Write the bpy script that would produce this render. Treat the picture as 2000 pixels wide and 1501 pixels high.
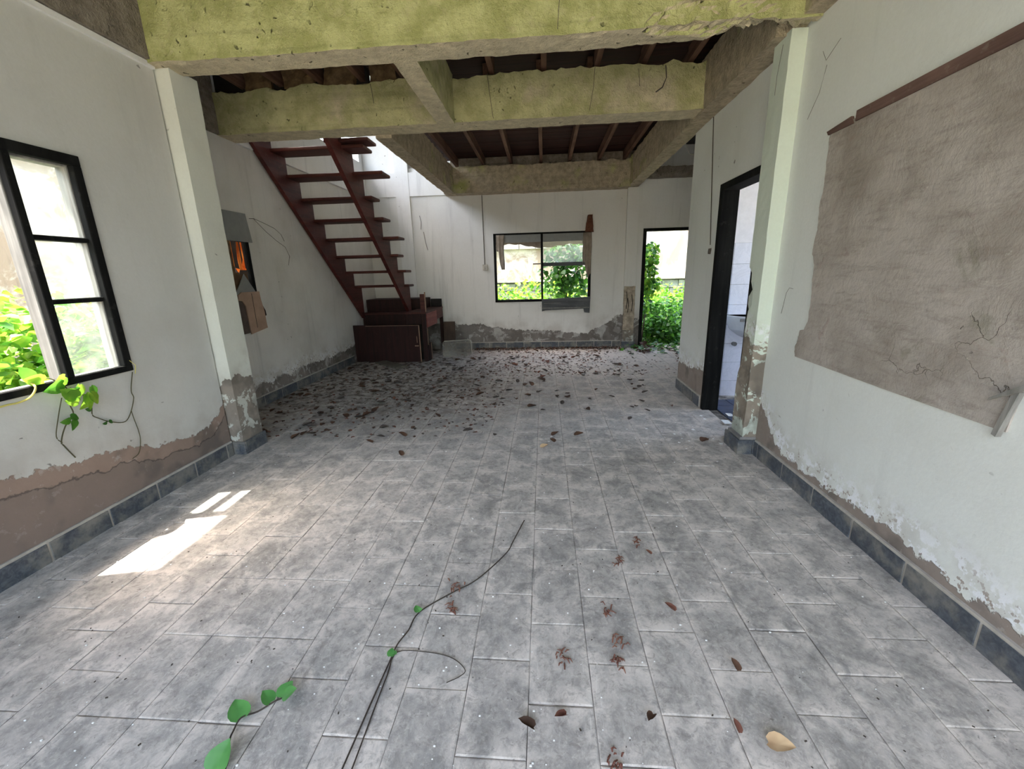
import bpy, math, random
import numpy as np
from mathutils import Vector, Matrix, noise as mnoise, Euler

sc = bpy.context.scene
for o in list(bpy.data.objects):
    bpy.data.objects.remove(o)
C = sc.collection
random.seed(7)

# ------------------------------------------------------------------ camera
def cam_axes(pitch, yaw, roll):
    cp, sp, cy, sy = math.cos(pitch), math.sin(pitch), math.cos(yaw), math.sin(yaw)
    f = Vector((-sy * cp, cy * cp, sp)); r = Vector((cy, sy, 0)); u = r.cross(f)
    return math.cos(roll) * r + math.sin(roll) * u, -math.sin(roll) * r + math.cos(roll) * u, f
CR, CU, CF = cam_axes(-.2578, .0792, -.0267)
FPX = 823.8
cd = bpy.data.cameras.new('camera'); cam = bpy.data.objects.new('camera', cd); C.objects.link(cam)
cd.sensor_fit = 'HORIZONTAL'; cd.sensor_width = 36; cd.lens = FPX / 2000 * 36; cd.clip_start = .05
cam.matrix_world = Matrix(((CR.x, CU.x, -CF.x, 0), (CR.y, CU.y, -CF.y, 0), (CR.z, CU.z, -CF.z, 1.3), (0, 0, 0, 1)))
sc.camera = cam

# ------------------------------------------------------------------ sky, sun, exposure
w = bpy.data.worlds.new('sky'); sc.world = w; w.use_nodes = True
wn = w.node_tree
bg = wn.nodes['Background']
sky = wn.nodes.new('ShaderNodeTexSky'); sky.sky_type = 'NISHITA'; sky.sun_disc = False
SUN = Vector((.385, .086, -1)).normalized()
sky.sun_elevation = math.asin(-SUN.z); sky.sun_rotation = math.atan2(-SUN.x, -SUN.y)
sky.air_density = 1.6; sky.dust_density = 6.0; sky.ozone_density = 1.0
wn.links.new(sky.outputs[0], bg.inputs[0]); bg.inputs[1].default_value = .62
sl = bpy.data.lights.new('sun', 'SUN'); sl.energy = 7.0; sl.angle = .012; sl.color = (1, .95, .86)
so = bpy.data.objects.new('sun', sl); C.objects.link(so); so.location = (-5, 0, 12)
so.rotation_euler = SUN.to_track_quat('-Z', 'Y').to_euler()
vs = sc.view_settings
vs.view_transform = 'Standard'; vs.look = 'None'; vs.gamma = 1; vs.use_curve_mapping = False
vs.exposure = 1.52
sc.cycles.max_bounces = 14; sc.cycles.diffuse_bounces = 8; sc.cycles.use_denoising = True

# ------------------------------------------------------------------ mesh helpers
def link(name, me, mat=None, parent=None):
    o = bpy.data.objects.new(name, me); C.objects.link(o)
    if mat is not None and not me.materials:
        me.materials.append(mat)
    if parent is not None: o.parent = parent
    return o
def tag(o, label=None, cat=None, group=None, kind=None):
    if label: o['label'] = label
    if cat: o['category'] = cat
    if group: o['group'] = group
    if kind: o['kind'] = kind
    return o
def empty(name, loc=(0, 0, 0), rz=0):
    o = bpy.data.objects.new(name, None); C.objects.link(o); o.location = loc; o.rotation_euler = (0, 0, rz)
    o.empty_display_size = .1
    return o
def keep_world(child, parent):
    child.parent = parent
    child.matrix_parent_inverse = parent.matrix_basis.inverted()

class MB:
    def __init__(s): s.v = []; s.f = []
    def add(s, v, f):
        k = len(s.v); s.v += [tuple(p) for p in v]; s.f += [tuple(i + k for i in q) for q in f]; return s
    def box(s, x0, x1, y0, y1, z0, z1, M=None):
        v = [Vector((x, y, z)) for z in (z0, z1) for y in (y0, y1) for x in (x0, x1)]
        if M is not None: v = [M @ p for p in v]
        return s.add(v, [(0, 2, 3, 1), (4, 5, 7, 6), (0, 1, 5, 4), (2, 6, 7, 3), (0, 4, 6, 2), (1, 3, 7, 5)])
    def tube(s, pts, r, n=6):
        pts = [Vector(p) for p in pts]; rs = r if isinstance(r, (list, tuple)) else [r] * len(pts)
        v = []; f = []
        for i, p in enumerate(pts):
            d = (pts[min(i + 1, len(pts) - 1)] - pts[max(i - 1, 0)])
            d = d.normalized() if d.length > 1e-9 else Vector((0, 0, 1))
            a = d.orthogonal() if abs(d.z) > .95 else d.cross(Vector((0, 0, 1)))
            a.normalize(); b = d.cross(a)
            for k in range(n):
                t = 2 * math.pi * k / n
                v.append(p + rs[i] * (math.cos(t) * a + math.sin(t) * b))
        for i in range(len(pts) - 1):
            for k in range(n):
                f.append((i * n + k, i * n + (k + 1) % n, (i + 1) * n + (k + 1) % n, (i + 1) * n + k))
        f.append(tuple(range(n - 1, -1, -1))); f.append(tuple(range((len(pts) - 1) * n, len(pts) * n)))
        return s.add(v, f)
    def prism(s, outline, axis, a0, a1):
        # outline: 2D points in the two other axes in order
        def P(u, w_, a): return {'x': (a, u, w_), 'y': (u, a, w_), 'z': (u, w_, a)}[axis]
        n = len(outline)
        v = [P(u, q, a0) for u, q in outline] + [P(u, q, a1) for u, q in outline]
        f = [tuple(range(n)), tuple(range(2 * n - 1, n - 1, -1))]
        for i in range(n): f.append((i, i + n, (i + 1) % n + n, (i + 1) % n))
        return s.add(v, f)
    def build(s, name, mat, parent=None, smooth=False, bevel=0, fix=True):
        me = bpy.data.meshes.new(name); me.from_pydata(s.v, [], s.f); me.update()
        if fix:
            import bmesh
            bm = bmesh.new(); bm.from_mesh(me); bmesh.ops.recalc_face_normals(bm, faces=bm.faces)
            if bevel:
                bmesh.ops.bevel(bm, geom=[e for e in bm.edges], offset=bevel, segments=1, affect='EDGES')
            bm.to_mesh(me); bm.free()
        if smooth:
            me.polygons.foreach_set('use_smooth', [True] * len(me.polygons))
        return link(name, me, mat, parent)
def box(name, mat, x0, x1, y0, y1, z0, z1, parent=None, bevel=0, M=None):
    return MB().box(x0, x1, y0, y1, z0, z1, M).build(name, mat, parent, bevel=bevel)

def wall(name, mat, axis, a0, a1, u0, u1, z0, z1, holes=(), parent=None, z_top=None):
    """slab between a0 and a1 on `axis`, spanning u0..u1 and z0..z1, with rectangular holes (u0,u1,z0,z1)"""
    us = sorted({u0, u1, *[h[0] for h in holes], *[h[1] for h in holes]}); us = [u for u in us if u0 <= u <= u1]
    zs = sorted({z0, z1, *[h[2] for h in holes], *[h[3] for h in holes]}); zs = [z for z in zs if z0 <= z <= z1]
    def full(i, j):
        if i < 0 or j < 0 or i >= len(us) - 1 or j >= len(zs) - 1: return False
        cu, cz = (us[i] + us[i + 1]) / 2, (zs[j] + zs[j + 1]) / 2
        return not any(h[0] < cu < h[1] and h[2] < cz < h[3] for h in holes)
    P = (lambda a, u, z: (a, u, z)) if axis == 'x' else (lambda a, u, z: (u, a, z))
    m = MB()
    for i in range(len(us) - 1):
        for j in range(len(zs) - 1):
            if not full(i, j): continue
            A, B, Z0, Z1 = us[i], us[i + 1], zs[j], zs[j + 1]
            for a in (a0, a1): m.add([P(a, A, Z0), P(a, B, Z0), P(a, B, Z1), P(a, A, Z1)], [(0, 1, 2, 3)])
            if not full(i - 1, j): m.add([P(a0, A, Z0), P(a1, A, Z0), P(a1, A, Z1), P(a0, A, Z1)], [(0, 1, 2, 3)])
            if not full(i + 1, j): m.add([P(a0, B, Z0), P(a1, B, Z0), P(a1, B, Z1), P(a0, B, Z1)], [(0, 1, 2, 3)])
            if not full(i, j - 1): m.add([P(a0, A, Z0), P(a1, A, Z0), P(a1, B, Z0), P(a0, B, Z0)], [(0, 1, 2, 3)])
            if not full(i, j + 1): m.add([P(a0, A, Z1), P(a1, A, Z1), P(a1, B, Z1), P(a0, B, Z1)], [(0, 1, 2, 3)])
    import bmesh
    me = bpy.data.meshes.new(name); me.from_pydata(m.v, [], m.f)
    bm = bmesh.new(); bm.from_mesh(me); bmesh.ops.remove_doubles(bm, verts=bm.verts, dist=1e-5)
    bmesh.ops.recalc_face_normals(bm, faces=bm.faces); bm.to_mesh(me); bm.free()
    o = link(name, me, mat, parent)
    if parent is None: o['kind'] = 'structure'
    return o

def rough_box(name, mat, b, step=.05, amp=.006, ragged=.0, chips=(), seed=0, parent=None):
    """weathered concrete block: gridded box, noise-pushed, with a ragged top and knocked-off patches
    chips: (centre, (rx,ry,rz), depth vector)"""
    x0, x1, y0, y1, z0, z1 = b
    nx, ny, nz = [max(2, int(round((q - p) / step))) for p, q in ((x0, x1), (y0, y1), (z0, z1))]
    idx = {}; V = []; F = []
    def vid(i, j, k):
        if (i, j, k) not in idx:
            p = Vector((x0 + (x1 - x0) * i / nx, y0 + (y1 - y0) * j / ny, z0 + (z1 - z0) * k / nz))
            q = p * 7 + Vector((seed * 3.1, seed, 0))
            d = mnoise.noise_vector(q) * amp + mnoise.noise_vector(q * 3.3) * amp * .6
            r = Vector(p) + d
            if k == nz and ragged:
                r.z += ragged * (mnoise.noise(Vector((p.x * 5, p.y * 5, seed))) + .8 * mnoise.noise(Vector((p.x * 17, p.y * 17, seed))) - .2)
            for c, rad, dep in chips:
                t = sum(((p[a] - c[a]) / rad[a]) ** 2 for a in range(3))
                if t < 1:
                    n_ = .45 + .9 * abs(mnoise.noise(p * 24 + Vector((seed, 5, 1)))) + .5 * mnoise.noise(p * 9)
                    r += Vector(dep) * (1 - t) ** .4 * n_
            idx[(i, j, k)] = len(V); V.append(r)
        return idx[(i, j, k)]
    for i in range(nx):
        for j in range(ny):
            for k in (0, nz): F.append([vid(i, j, k), vid(i + 1, j, k), vid(i + 1, j + 1, k), vid(i, j + 1, k)][::(1 if k else -1)])
        for k in range(nz):
            for j in (0, ny): F.append([vid(i, j, k), vid(i + 1, j, k), vid(i + 1, j, k + 1), vid(i, j, k + 1)][::(-1 if j else 1)])
    for j in range(ny):
        for k in range(nz):
            for i in (0, nx): F.append([vid(i, j, k), vid(i, j + 1, k), vid(i, j + 1, k + 1), vid(i, j, k + 1)][::(1 if i else -1)])
    me = bpy.data.meshes.new(name); me.from_pydata(V, [], F); me.update()
    return link(name, me, mat, parent)

# ------------------------------------------------------------------ material helpers
def lin(r, g, b):
    f = lambda c: (c / 255 / 12.92) if c / 255 <= .04045 else ((c / 255 + .055) / 1.055) ** 2.4
    return (f(r), f(g), f(b), 1)
class G:
    def __init__(s, name, rough=.85, spec=.3):
        s.mat = bpy.data.materials.new(name); s.mat.use_nodes = True; s.t = s.mat.node_tree
        s.b = s.t.nodes['Principled BSDF']; s.b.inputs['Roughness'].default_value = rough
        s.b.inputs['Specular IOR Level'].default_value = spec
    def set(s, sock, v):
        if isinstance(v, bpy.types.NodeSocket): s.t.links.new(v, sock)
        else: sock.default_value = v
    def n(s, ty): return s.t.nodes.new(ty)
    def pos(s): return s.n('ShaderNodeNewGeometry').outputs['Position']
    def obj(s): return s.n('ShaderNodeTexCoord').outputs['Object']
    def rnd(s): return s.n('ShaderNodeObjectInfo').outputs['Random']
    def sep(s, v):
        q = s.n('ShaderNodeSeparateXYZ'); s.set(q.inputs[0], v); return q.outputs
    def map(s, v, sc_=(1, 1, 1), loc=(0, 0, 0), rot=(0, 0, 0)):
        q = s.n('ShaderNodeMapping'); s.set(q.inputs[0], v); q.inputs[3].default_value = sc_
        s.set(q.inputs[1], loc); q.inputs[2].default_value = rot; return q.outputs[0]
    def noise(s, v, scale=5, detail=4, rough=.55, dist=0):
        q = s.n('ShaderNodeTexNoise'); s.set(q.inputs['Vector'], v); q.inputs['Scale'].default_value = scale
        q.inputs['Detail'].default_value = detail; q.inputs['Roughness'].default_value = rough
        q.inputs['Distortion'].default_value = dist; return q.outputs[0]
    def voro(s, v, scale=5, feat='F1'):
        q = s.n('ShaderNodeTexVoronoi'); q.feature = feat; s.set(q.inputs['Vector'], v); q.inputs['Scale'].default_value = scale
        return q.outputs[0]
    def m(s, op, a, b=0., c=None, clamp=False):
        q = s.n('ShaderNodeMath'); q.operation = op; q.use_clamp = clamp
        s.set(q.inputs[0], a); s.set(q.inputs[1], b)
        if c is not None: s.set(q.inputs[2], c)
        return q.outputs[0]
    def smooth(s, x, lo, hi, a=0., b=1.):
        q = s.n('ShaderNodeMapRange'); q.interpolation_type = 'SMOOTHSTEP'
        s.set(q.inputs[0], x); s.set(q.inputs[1], lo); s.set(q.inputs[2], hi); q.inputs[3].default_value = a; q.inputs[4].default_value = b
        return q.outputs[0]
    def linr(s, x, lo, hi, a=0., b=1.):
        q = s.n('ShaderNodeMapRange'); s.set(q.inputs[0], x); q.inputs[1].default_value = lo; q.inputs[2].default_value = hi
        q.inputs[3].default_value = a; q.inputs[4].default_value = b; return q.outputs[0]
    def ramp(s, f, stops, interp='LINEAR'):
        q = s.n('ShaderNodeValToRGB'); q.color_ramp.interpolation = interp; e = q.color_ramp.elements
        while len(e) < len(stops): e.new(.5)
        for k, (p, c) in zip(e, stops):
            k.position = p; k.color = c if len(c) == 4 else (*c, 1)
        s.set(q.inputs[0], f); return q.outputs[0]
    def mix(s, f, a, b, mode='MIX'):
        q = s.n('ShaderNodeMix'); q.data_type = 'RGBA'; q.blend_type = mode
        s.set(q.inputs[0], f); s.set(q.inputs[6], a); s.set(q.inputs[7], b); return q.outputs[2]
    def bump(s, h, dist=.01, strength=1., normal=None):
        q = s.n('ShaderNodeBump'); s.set(q.inputs['Height'], h); q.inputs['Distance'].default_value = dist
        q.inputs['Strength'].default_value = strength
        if normal is not None: s.set(q.inputs['Normal'], normal)
        return q.outputs[0]
    def out(s, col=None, rough=None, normal=None):
        if col is not None: s.set(s.b.inputs['Base Color'], col)
        if rough is not None: s.set(s.b.inputs['Roughness'], rough)
        if normal is not None: s.set(s.b.inputs['Normal'], normal)
        return s.mat

def wall_mat(name, paint, axis, stops, cement=(lin(146, 128, 116), lin(112, 98, 90)), white=0., grime=.5, second=.1, streak=.4, chip=0., seed=0, amp=.14, flakes=0.):
    """aged wall paint; below an uneven line of its own (stops: position along the wall -> height in m) the paint is gone"""
    g = G(name, .9, .2); p = g.pos(); X, Y, Z = g.sep(p); U = X if axis == 'x' else Y
    u0, u1 = stops[0][0], stops[-1][0]
    H = g.ramp(g.linr(U, u0, u1), [((u - u0) / (u1 - u0), (h, h, h)) for u, h in stops])
    pv = g.map(p, (1, 1, 1), (seed * 3.7, seed, 0))
    n1 = g.noise(pv, 5, 3, .5); n2 = g.noise(pv, 26, 4, .6)
    h = g.m('ADD', H, g.m('ADD', g.m('MULTIPLY', g.m('SUBTRACT', n1, .5), amp), g.m('MULTIPLY', g.m('SUBTRACT', n2, .5), .10)))
    dz = g.m('SUBTRACT', Z, h)
    peel = g.smooth(dz, .004, -.004)
    n3 = g.noise(pv, 1.1, 5, .6); n4 = g.noise(pv, 60, 3, .7); st = g.noise(g.map(p, (9, 9, .7), (seed, 0, 0)), 1, 5, .65)
    d = tuple(c * k for c, k in zip(paint[:3], (.74, .72, .69))) + (1,)
    col = g.mix(g.smooth(n3, .42, .75, 0, grime), paint, d)
    col = g.mix(g.smooth(st, .52, .8, 0, streak), col, tuple(c * .62 for c in paint[:3]) + (1,))
    wv = g.n('ShaderNodeVectorMath'); wv.operation = 'ADD'; g.set(wv.inputs[0], pv); wq = g.n('ShaderNodeTexNoise'); g.set(wq.inputs['Vector'], pv); wq.inputs['Scale'].default_value = 11; ws = g.n('ShaderNodeVectorMath'); ws.operation = 'SCALE'; g.set(ws.inputs[0], wq.outputs[1]); ws.inputs[3].default_value = .16; g.set(wv.inputs[1], ws.outputs[0])
    sp = g.voro(wv.outputs[0], 8); col = g.mix(g.m('MULTIPLY', g.smooth(sp, .085, .05, 0, .75), g.smooth(n3, .5, .6)), col, lin(78, 74, 70))
    col = g.mix(g.smooth(n4, .3, .7, 0, .12), col, d)
    sc_ = g.smooth(g.noise(g.map(p, (3, 3, 3), (seed * 2, 1, 0), (.6, .8, .3)), 9, 6, .8, 2.2), .63, .70, 0, .35)
    col = g.mix(g.m('MULTIPLY', sc_, g.smooth(n3, .4, .6)), col, lin(120, 114, 108))
    # damp tide mark just above the line
    tide = g.m('MULTIPLY', g.smooth(dz, .25, 0.), g.smooth(n1, .35, .65, 0, .35))
    col = g.mix(tide, col, lin(150, 140, 130))
    if white:
        wn_ = g.m('MULTIPLY', g.smooth(dz, .20, .02), g.smooth(g.noise(pv, 13, 4, .7), .48, .56, 0, white))
        col = g.mix(wn_, col, lin(232, 234, 238))
        pk = g.m('MULTIPLY', g.smooth(dz, .16, .0), g.smooth(g.noise(pv, 34, 3, .6), .60, .64))
        col = g.mix(pk, col, cement[0])
    if chip:
        ck = g.m('MULTIPLY', g.smooth(g.noise(pv, 7, 5, .6), .60, .62), g.smooth(Z, chip, chip * .5))
        peel = g.m('MAXIMUM', peel, ck)
    c1 = g.mix(g.noise(pv, 9, 5, .65), cement[1], cement[0])
    blot = g.smooth(g.noise(pv, 4.2, 3, .5), .55, .7)
    c1 = g.mix(g.m('MULTIPLY', blot, .55), c1, lin(84, 80, 78))
    c1 = g.mix(g.smooth(g.noise(pv, 19, 4, .7), .60, .68, 0, .35), c1, lin(186, 180, 174))
    if flakes:
        fl_ = g.smooth(g.noise(pv, 6.5, 5, .62, .6), .54, .56, 0, flakes)
        c1 = g.mix(fl_, c1, tuple(c * .93 for c in paint[:3]) + (1,))
        c1 = g.mix(g.smooth(g.noise(pv, 3.1, 4, .6), .45, .6, 0, .55), c1, lin(94, 88, 82))
    if second:
        d2 = g.m('ADD', dz, g.m('ADD', second, g.m('MULTIPLY', g.m('SUBTRACT', n2, .5), .05)))
        c1 = g.mix(g.smooth(d2, .01, -.004, 0, .45), c1, lin(104, 98, 95))
        c1 = g.mix(g.m('MULTIPLY', g.smooth(g.m('ABSOLUTE', d2), .008, .001), .7), c1, lin(74, 68, 64))
    col = g.mix(peel, col, c1)
    hgt = g.m('ADD', g.m('MULTIPLY', peel, -.35), g.m('ADD', g.m('MULTIPLY', n4, .05), g.m('MULTIPLY', n2, .1)))
    return g.out(col, normal=g.bump(hgt, .012, .8))

def concrete_mat(name, moss=.7, seed=0, base=(lin(228, 216, 186), lin(194, 182, 154)), mosscol=(lin(206, 208, 150), lin(170, 173, 114)), dark=.0):
    g = G(name, .95, .15); p = g.map(g.pos(), (1, 1, 1), (seed * 2.3, seed, seed * .7))
    n1 = g.noise(p, 2.2, 5, .6); n2 = g.noise(p, 14, 6, .7); n3 = g.noise(p, 55, 4, .7)
    col = g.mix(g.smooth(n2, .3, .7), base[1], base[0])
    N = g.sep(g.n('ShaderNodeNewGeometry').outputs['Normal'])
    up = g.smooth(N[2], -.75, -.35)      # algae keeps to the upright faces, the soffit stays bare
    mk = g.m('MULTIPLY', g.smooth(n1, .62 - .5 * moss, .80 - .5 * moss), up)
    mk = g.m('MULTIPLY', mk, g.smooth(n2, .15, .5, .55, 1.)) if moss > 0 else 0.
    mc = g.mix(g.smooth(g.noise(p, 6, 5, .65), .35, .65), mosscol[1], mosscol[0])
    col = g.mix(mk, col, mc) if moss > 0 else col
    board = g.noise(g.map(p, (.6, .6, 18)), 1, 3, .5)
    col = g.mix(g.smooth(board, .55, .7, 0, .18), col, lin(84, 78, 60))
    wv = g.n('ShaderNodeVectorMath'); wv.operation = 'ADD'; g.set(wv.inputs[0], g.map(p, (1, 1, .55), (0, 0, 0), (0, .5, 0))); wq = g.n('ShaderNodeTexNoise'); g.set(wq.inputs['Vector'], p); wq.inputs['Scale'].default_value = 14; ws = g.n('ShaderNodeVectorMath'); ws.operation = 'SCALE'; g.set(ws.inputs[0], wq.outputs[1]); ws.inputs[3].default_value = .12; g.set(wv.inputs[1], ws.outputs[0])
    pit = g.smooth(g.voro(wv.outputs[0], 15), .17, .08); pit = g.m('MULTIPLY', pit, g.smooth(n1, .42, .6))
    col = g.mix(g.m('MULTIPLY', pit, .75), col, lin(58, 54, 38))
    col = g.mix(g.smooth(n3, .6, .75, 0, .6), col, lin(214, 208, 180)); col = g.mix(g.smooth(g.noise(p, 32, 5, .75), .58, .72, 0, .4), col, lin(112, 106, 76))
    if dark: col = g.mix(g.smooth(n1, .3, .6, dark * .5, dark), col, lin(62, 58, 54))
    h = g.m('ADD', g.m('ADD', g.m('MULTIPLY', n2, .5), g.m('MULTIPLY', n3, .35)), g.m('MULTIPLY', pit, -.5))
    return g.out(col, normal=g.bump(h, .045, 1.))

def wood_mat(name, a, b, axis='y', rough=.75, scale=1., worn=0., worncol=None, spec=.3):
    g = G(name, rough, spec); p = g.pos()
    s_ = {'x': (1.2, 22, 22), 'y': (22, 1.2, 22), 'z': (22, 22, 1.2)}[axis]
    n1 = g.noise(g.map(p, tuple(q * scale for q in s_)), 1, 5, .65, .4); n2 = g.noise(p, 3, 4, .6)
    col = g.mix(g.smooth(n1, .3, .7), a, b); col = g.mix(g.smooth(n2, .4, .7, 0, .4), col, tuple(c * .6 for c in a[:3]) + (1,))
    if worn: col = g.mix(g.smooth(g.noise(p, 16, 5, .7), .60 - .1 * worn, .66, 0, worn), col, worncol or lin(150, 140, 128))
    return g.out(col, normal=g.bump(n1, .004, .6))

def plain(name, col, rough=.8, var=.15, scale=12, spec=.3, bump=.003):
    g = G(name, rough, spec); p = g.pos(); n = g.noise(p, scale, 5, .65)
    c = g.mix(g.smooth(n, .3, .7, 0, 1), tuple(x * (1 - var) for x in col[:3]) + (1,), tuple(min(1, x * (1 + var)) for x in col[:3]) + (1,))
    return g.out(c, normal=g.bump(n, bump, .6))

def leaf_mat(name, a, b, trans=.45, rough=.45):
    g = G(name, rough, .35); n = g.noise(g.pos(), 9, 3, .6)
    col = g.mix(g.smooth(n, .35, .65), a, b); g.out(col)
    tr = g.n('ShaderNodeBsdfTranslucent'); g.set(tr.inputs[0], col)
    mx = g.n('ShaderNodeMixShader'); mx.inputs[0].default_value = trans
    g.t.links.new(g.b.outputs[0], mx.inputs[1]); g.t.links.new(tr.outputs[0], mx.inputs[2])
    g.t.links.new(mx.outputs[0], g.t.nodes['Material Output'].inputs[0])
    return g.mat

M = {}
WHITE_L = lin(204, 204, 201); WHITE_R = lin(224, 227, 224); WHITE_B = lin(222, 221, 218)
M['wall_left'] = wall_mat('paint_left', WHITE_L, 'y', [(1.3, .47), (1.52, .45), (1.72, .447), (1.96, .41), (2.25, .32), (2.5, .285), (2.68, .29), (2.8, .36), (2.95, .5)], cement=(lin(158, 138, 126), lin(134, 116, 106)), second=.085, streak=.25, seed=1)
M['wall_leftfar'] = wall_mat('paint_stair', lin(222, 220, 217), 'y', [(3.0, .25), (4.5, .22), (5.0, .24), (5.7, .23), (6.3, .25), (6.8, .36), (7.5, .4)], cement=(lin(150, 142, 136), lin(118, 112, 108)), white=.5, grime=.8, second=0, streak=.6, seed=2, flakes=.45)
M['wall_right'] = wall_mat('paint_right', WHITE_R, 'y', [(-2, .14), (1.2, .155), (1.87, .16), (2.33, .14), (2.6, .145), (2.75, .23), (2.95, .40), (3.4, .4), (4.0, .34), (4.8, .30)], cement=(lin(158, 146, 138), lin(128, 117, 110)), white=1., grime=.35, second=0, streak=.25, seed=3)
M['wall_back'] = wall_mat('paint_back', WHITE_B, 'x', [(-3, .5), (-1.49, .43), (-1.14, .44), (-.8, .35), (-.45, .32), (0, .29), (.34, .27), (.8, .26), (1.1, .42), (1.3, .57), (1.7, .45), (2.6, .3)], cement=(lin(140, 134, 130), lin(108, 103, 100)), grime=.5, second=0, streak=.55, seed=4, flakes=.45)
M['pillar'] = wall_mat('paint_pillar', lin(214, 216, 208), 'y', [(2.8, .55), (3.2, .62), (8, .5)], cement=(lin(156, 148, 138), lin(120, 110, 102)), second=0, streak=.2, chip=.75, seed=5, amp=.55, flakes=.8)
M['pillar_r'] = wall_mat('paint_pillar_worn', lin(214, 224, 212), 'y', [(2.8, .80), (3.0, .82), (3.2, .95), (8, .5)], cement=(lin(164, 154, 142), lin(126, 116, 104)), second=0, streak=.2, chip=1.0, seed=6, white=.8, amp=.3, flakes=1.)
M['upper'] = wall_mat('paint_upper', lin(232, 232, 232), 'x', [(-9, -1), (9, -1)], grime=.5, second=0, streak=.5, seed=8)
M['beam1'] = concrete_mat('concrete_mossy', .95, 1)
M['beam2'] = concrete_mat('concrete_half_mossy', .62, 2, base=(lin(228, 216, 186), lin(196, 184, 156)), mosscol=(lin(208, 204, 156), lin(176, 174, 126)))
M['beam3'] = concrete_mat('concrete_bare', .15, 3, base=(lin(204, 190, 166), lin(162, 150, 130)))
M['beam4'] = concrete_mat('concrete_grey', .0, 4, base=(lin(176, 166, 154), lin(136, 127, 117)), dark=.25)
M['patch'] = None
M['black'] = wood_mat('black_painted_wood', lin(18, 18, 19), lin(34, 34, 33), 'z', .85, worn=.1, worncol=lin(96, 94, 90), spec=.1)
M['greywood'] = wood_mat('weathered_grey_wood', lin(118, 116, 112), lin(160, 157, 152), 'z', .85)
M['greyboard'] = wood_mat('dark_grey_board', lin(72, 74, 77), lin(98, 100, 102), 'x', .8, worn=.2, worncol=lin(140, 140, 140))
M['red'] = wood_mat('red_brown_stained_wood', lin(64, 27, 25), lin(96, 44, 40), 'y', .55, worn=.2, worncol=lin(120, 92, 82))
M['redx'] = wood_mat('red_brown_stained_wood_across', lin(62, 30, 27), lin(92, 48, 42), 'x', .55, worn=.15, worncol=lin(128, 100, 84))
M['redlit'] = wood_mat('lit_worn_red_board', lin(126, 66, 60), lin(150, 84, 76), 'y', .6, worn=.4, worncol=lin(160, 130, 118))  # lighter copy of the red wood: light on the side board put into colour, plus wear
M['darkred'] = wood_mat('dark_cabinet_wood', lin(34, 15, 14), lin(50, 23, 21), 'z', .7, worn=.06, worncol=lin(110, 84, 76))
M['paleedge'] = plain('raw_wood_edge', lin(150, 122, 104))
M['plank'] = wood_mat('dark_red_deck_boards', lin(40, 20, 16), lin(64, 33, 27), 'x', .75)
M['joist'] = wood_mat('joist_wood', lin(88, 62, 50), lin(124, 96, 80), 'y', .8)
M['brownbatten'] = wood_mat('brown_batten', lin(92, 70, 64), lin(124, 98, 90), 'y', .8, worn=.3)
M['stem'] = plain('vine_stem', lin(78, 74, 52)); M['stemdry'] = plain('dry_stem', lin(60, 52, 46)); M['stemyellow'] = plain('yellow_stem', lin(206, 196, 110))
M['leaf'] = leaf_mat('leaf_green', lin(64, 118, 40), lin(104, 160, 56)); M['leafdark'] = leaf_mat('leaf_dark', lin(36, 80, 30), lin(66, 112, 42), .3)
M['leafbright'] = leaf_mat('leaf_bright', lin(104, 158, 48), lin(156, 190, 66), .5)
M['leaffloor'] = leaf_mat('leaf_floor', lin(70, 124, 62), lin(92, 150, 80), .2)
M['dead'] = leaf_mat('leaf_dead', lin(66, 48, 38), lin(98, 70, 54), .1, .8); M['deadred'] = leaf_mat('leaf_dead_red', lin(98, 60, 50), lin(122, 82, 66), .1, .8)
M['deadtan'] = leaf_mat('leaf_dead_tan', lin(176, 146, 112), lin(196, 168, 132), .1, .8)
M['deadgrey'] = leaf_mat('leaf_dead_grey', lin(70, 62, 58), lin(96, 86, 80), .05, .9)
M['flake'] = plain('white_paint_flake', lin(226, 226, 224)); M['card'] = plain('cardboard', lin(178, 150, 132), var=.12, scale=5)
M['carddark'] = plain('dark_torn_paper', lin(92, 80, 76)); M['greysheet'] = plain('grey_fibre_sheet', lin(142, 144, 144), var=.06)
M['curtain'] = plain('dirty_cloth', lin(150, 138, 126), var=.25, scale=6); M['mudwood'] = plain('rotten_wood', lin(96, 60, 44), var=.4, scale=30, bump=.01)
M['void'] = plain('dark_fill', lin(40, 36, 34)); M['grass'] = plain('lawn', lin(136, 131, 112), .95, .3, 3)  # void: darkness of gaps and recesses put into colour; also the black back board
M['wire'] = plain('white_cable', lin(206, 204, 198)); M['switch'] = plain('old_plastic', lin(192, 188, 178)); M['strand'] = plain('dusty_cobweb', lin(84, 78, 72))
M['metal'] = plain('dull_metal', lin(108, 108, 110), .4); M['ceramic'] = plain('chalky_ceramic', lin(196, 197, 202), .4, .06)
M['mortarlight'] = plain('pale_mortar', lin(176, 170, 162)); M['mortar'] = plain('mortar', lin(128, 126, 126)); M['roof'] = plain('roof_sheet', lin(60, 58, 58))
M['glint'] = leaf_mat('orange_glint', lin(222, 128, 60), lin(250, 190, 120), .6)  # warm glint in the small window put into colour

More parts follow.
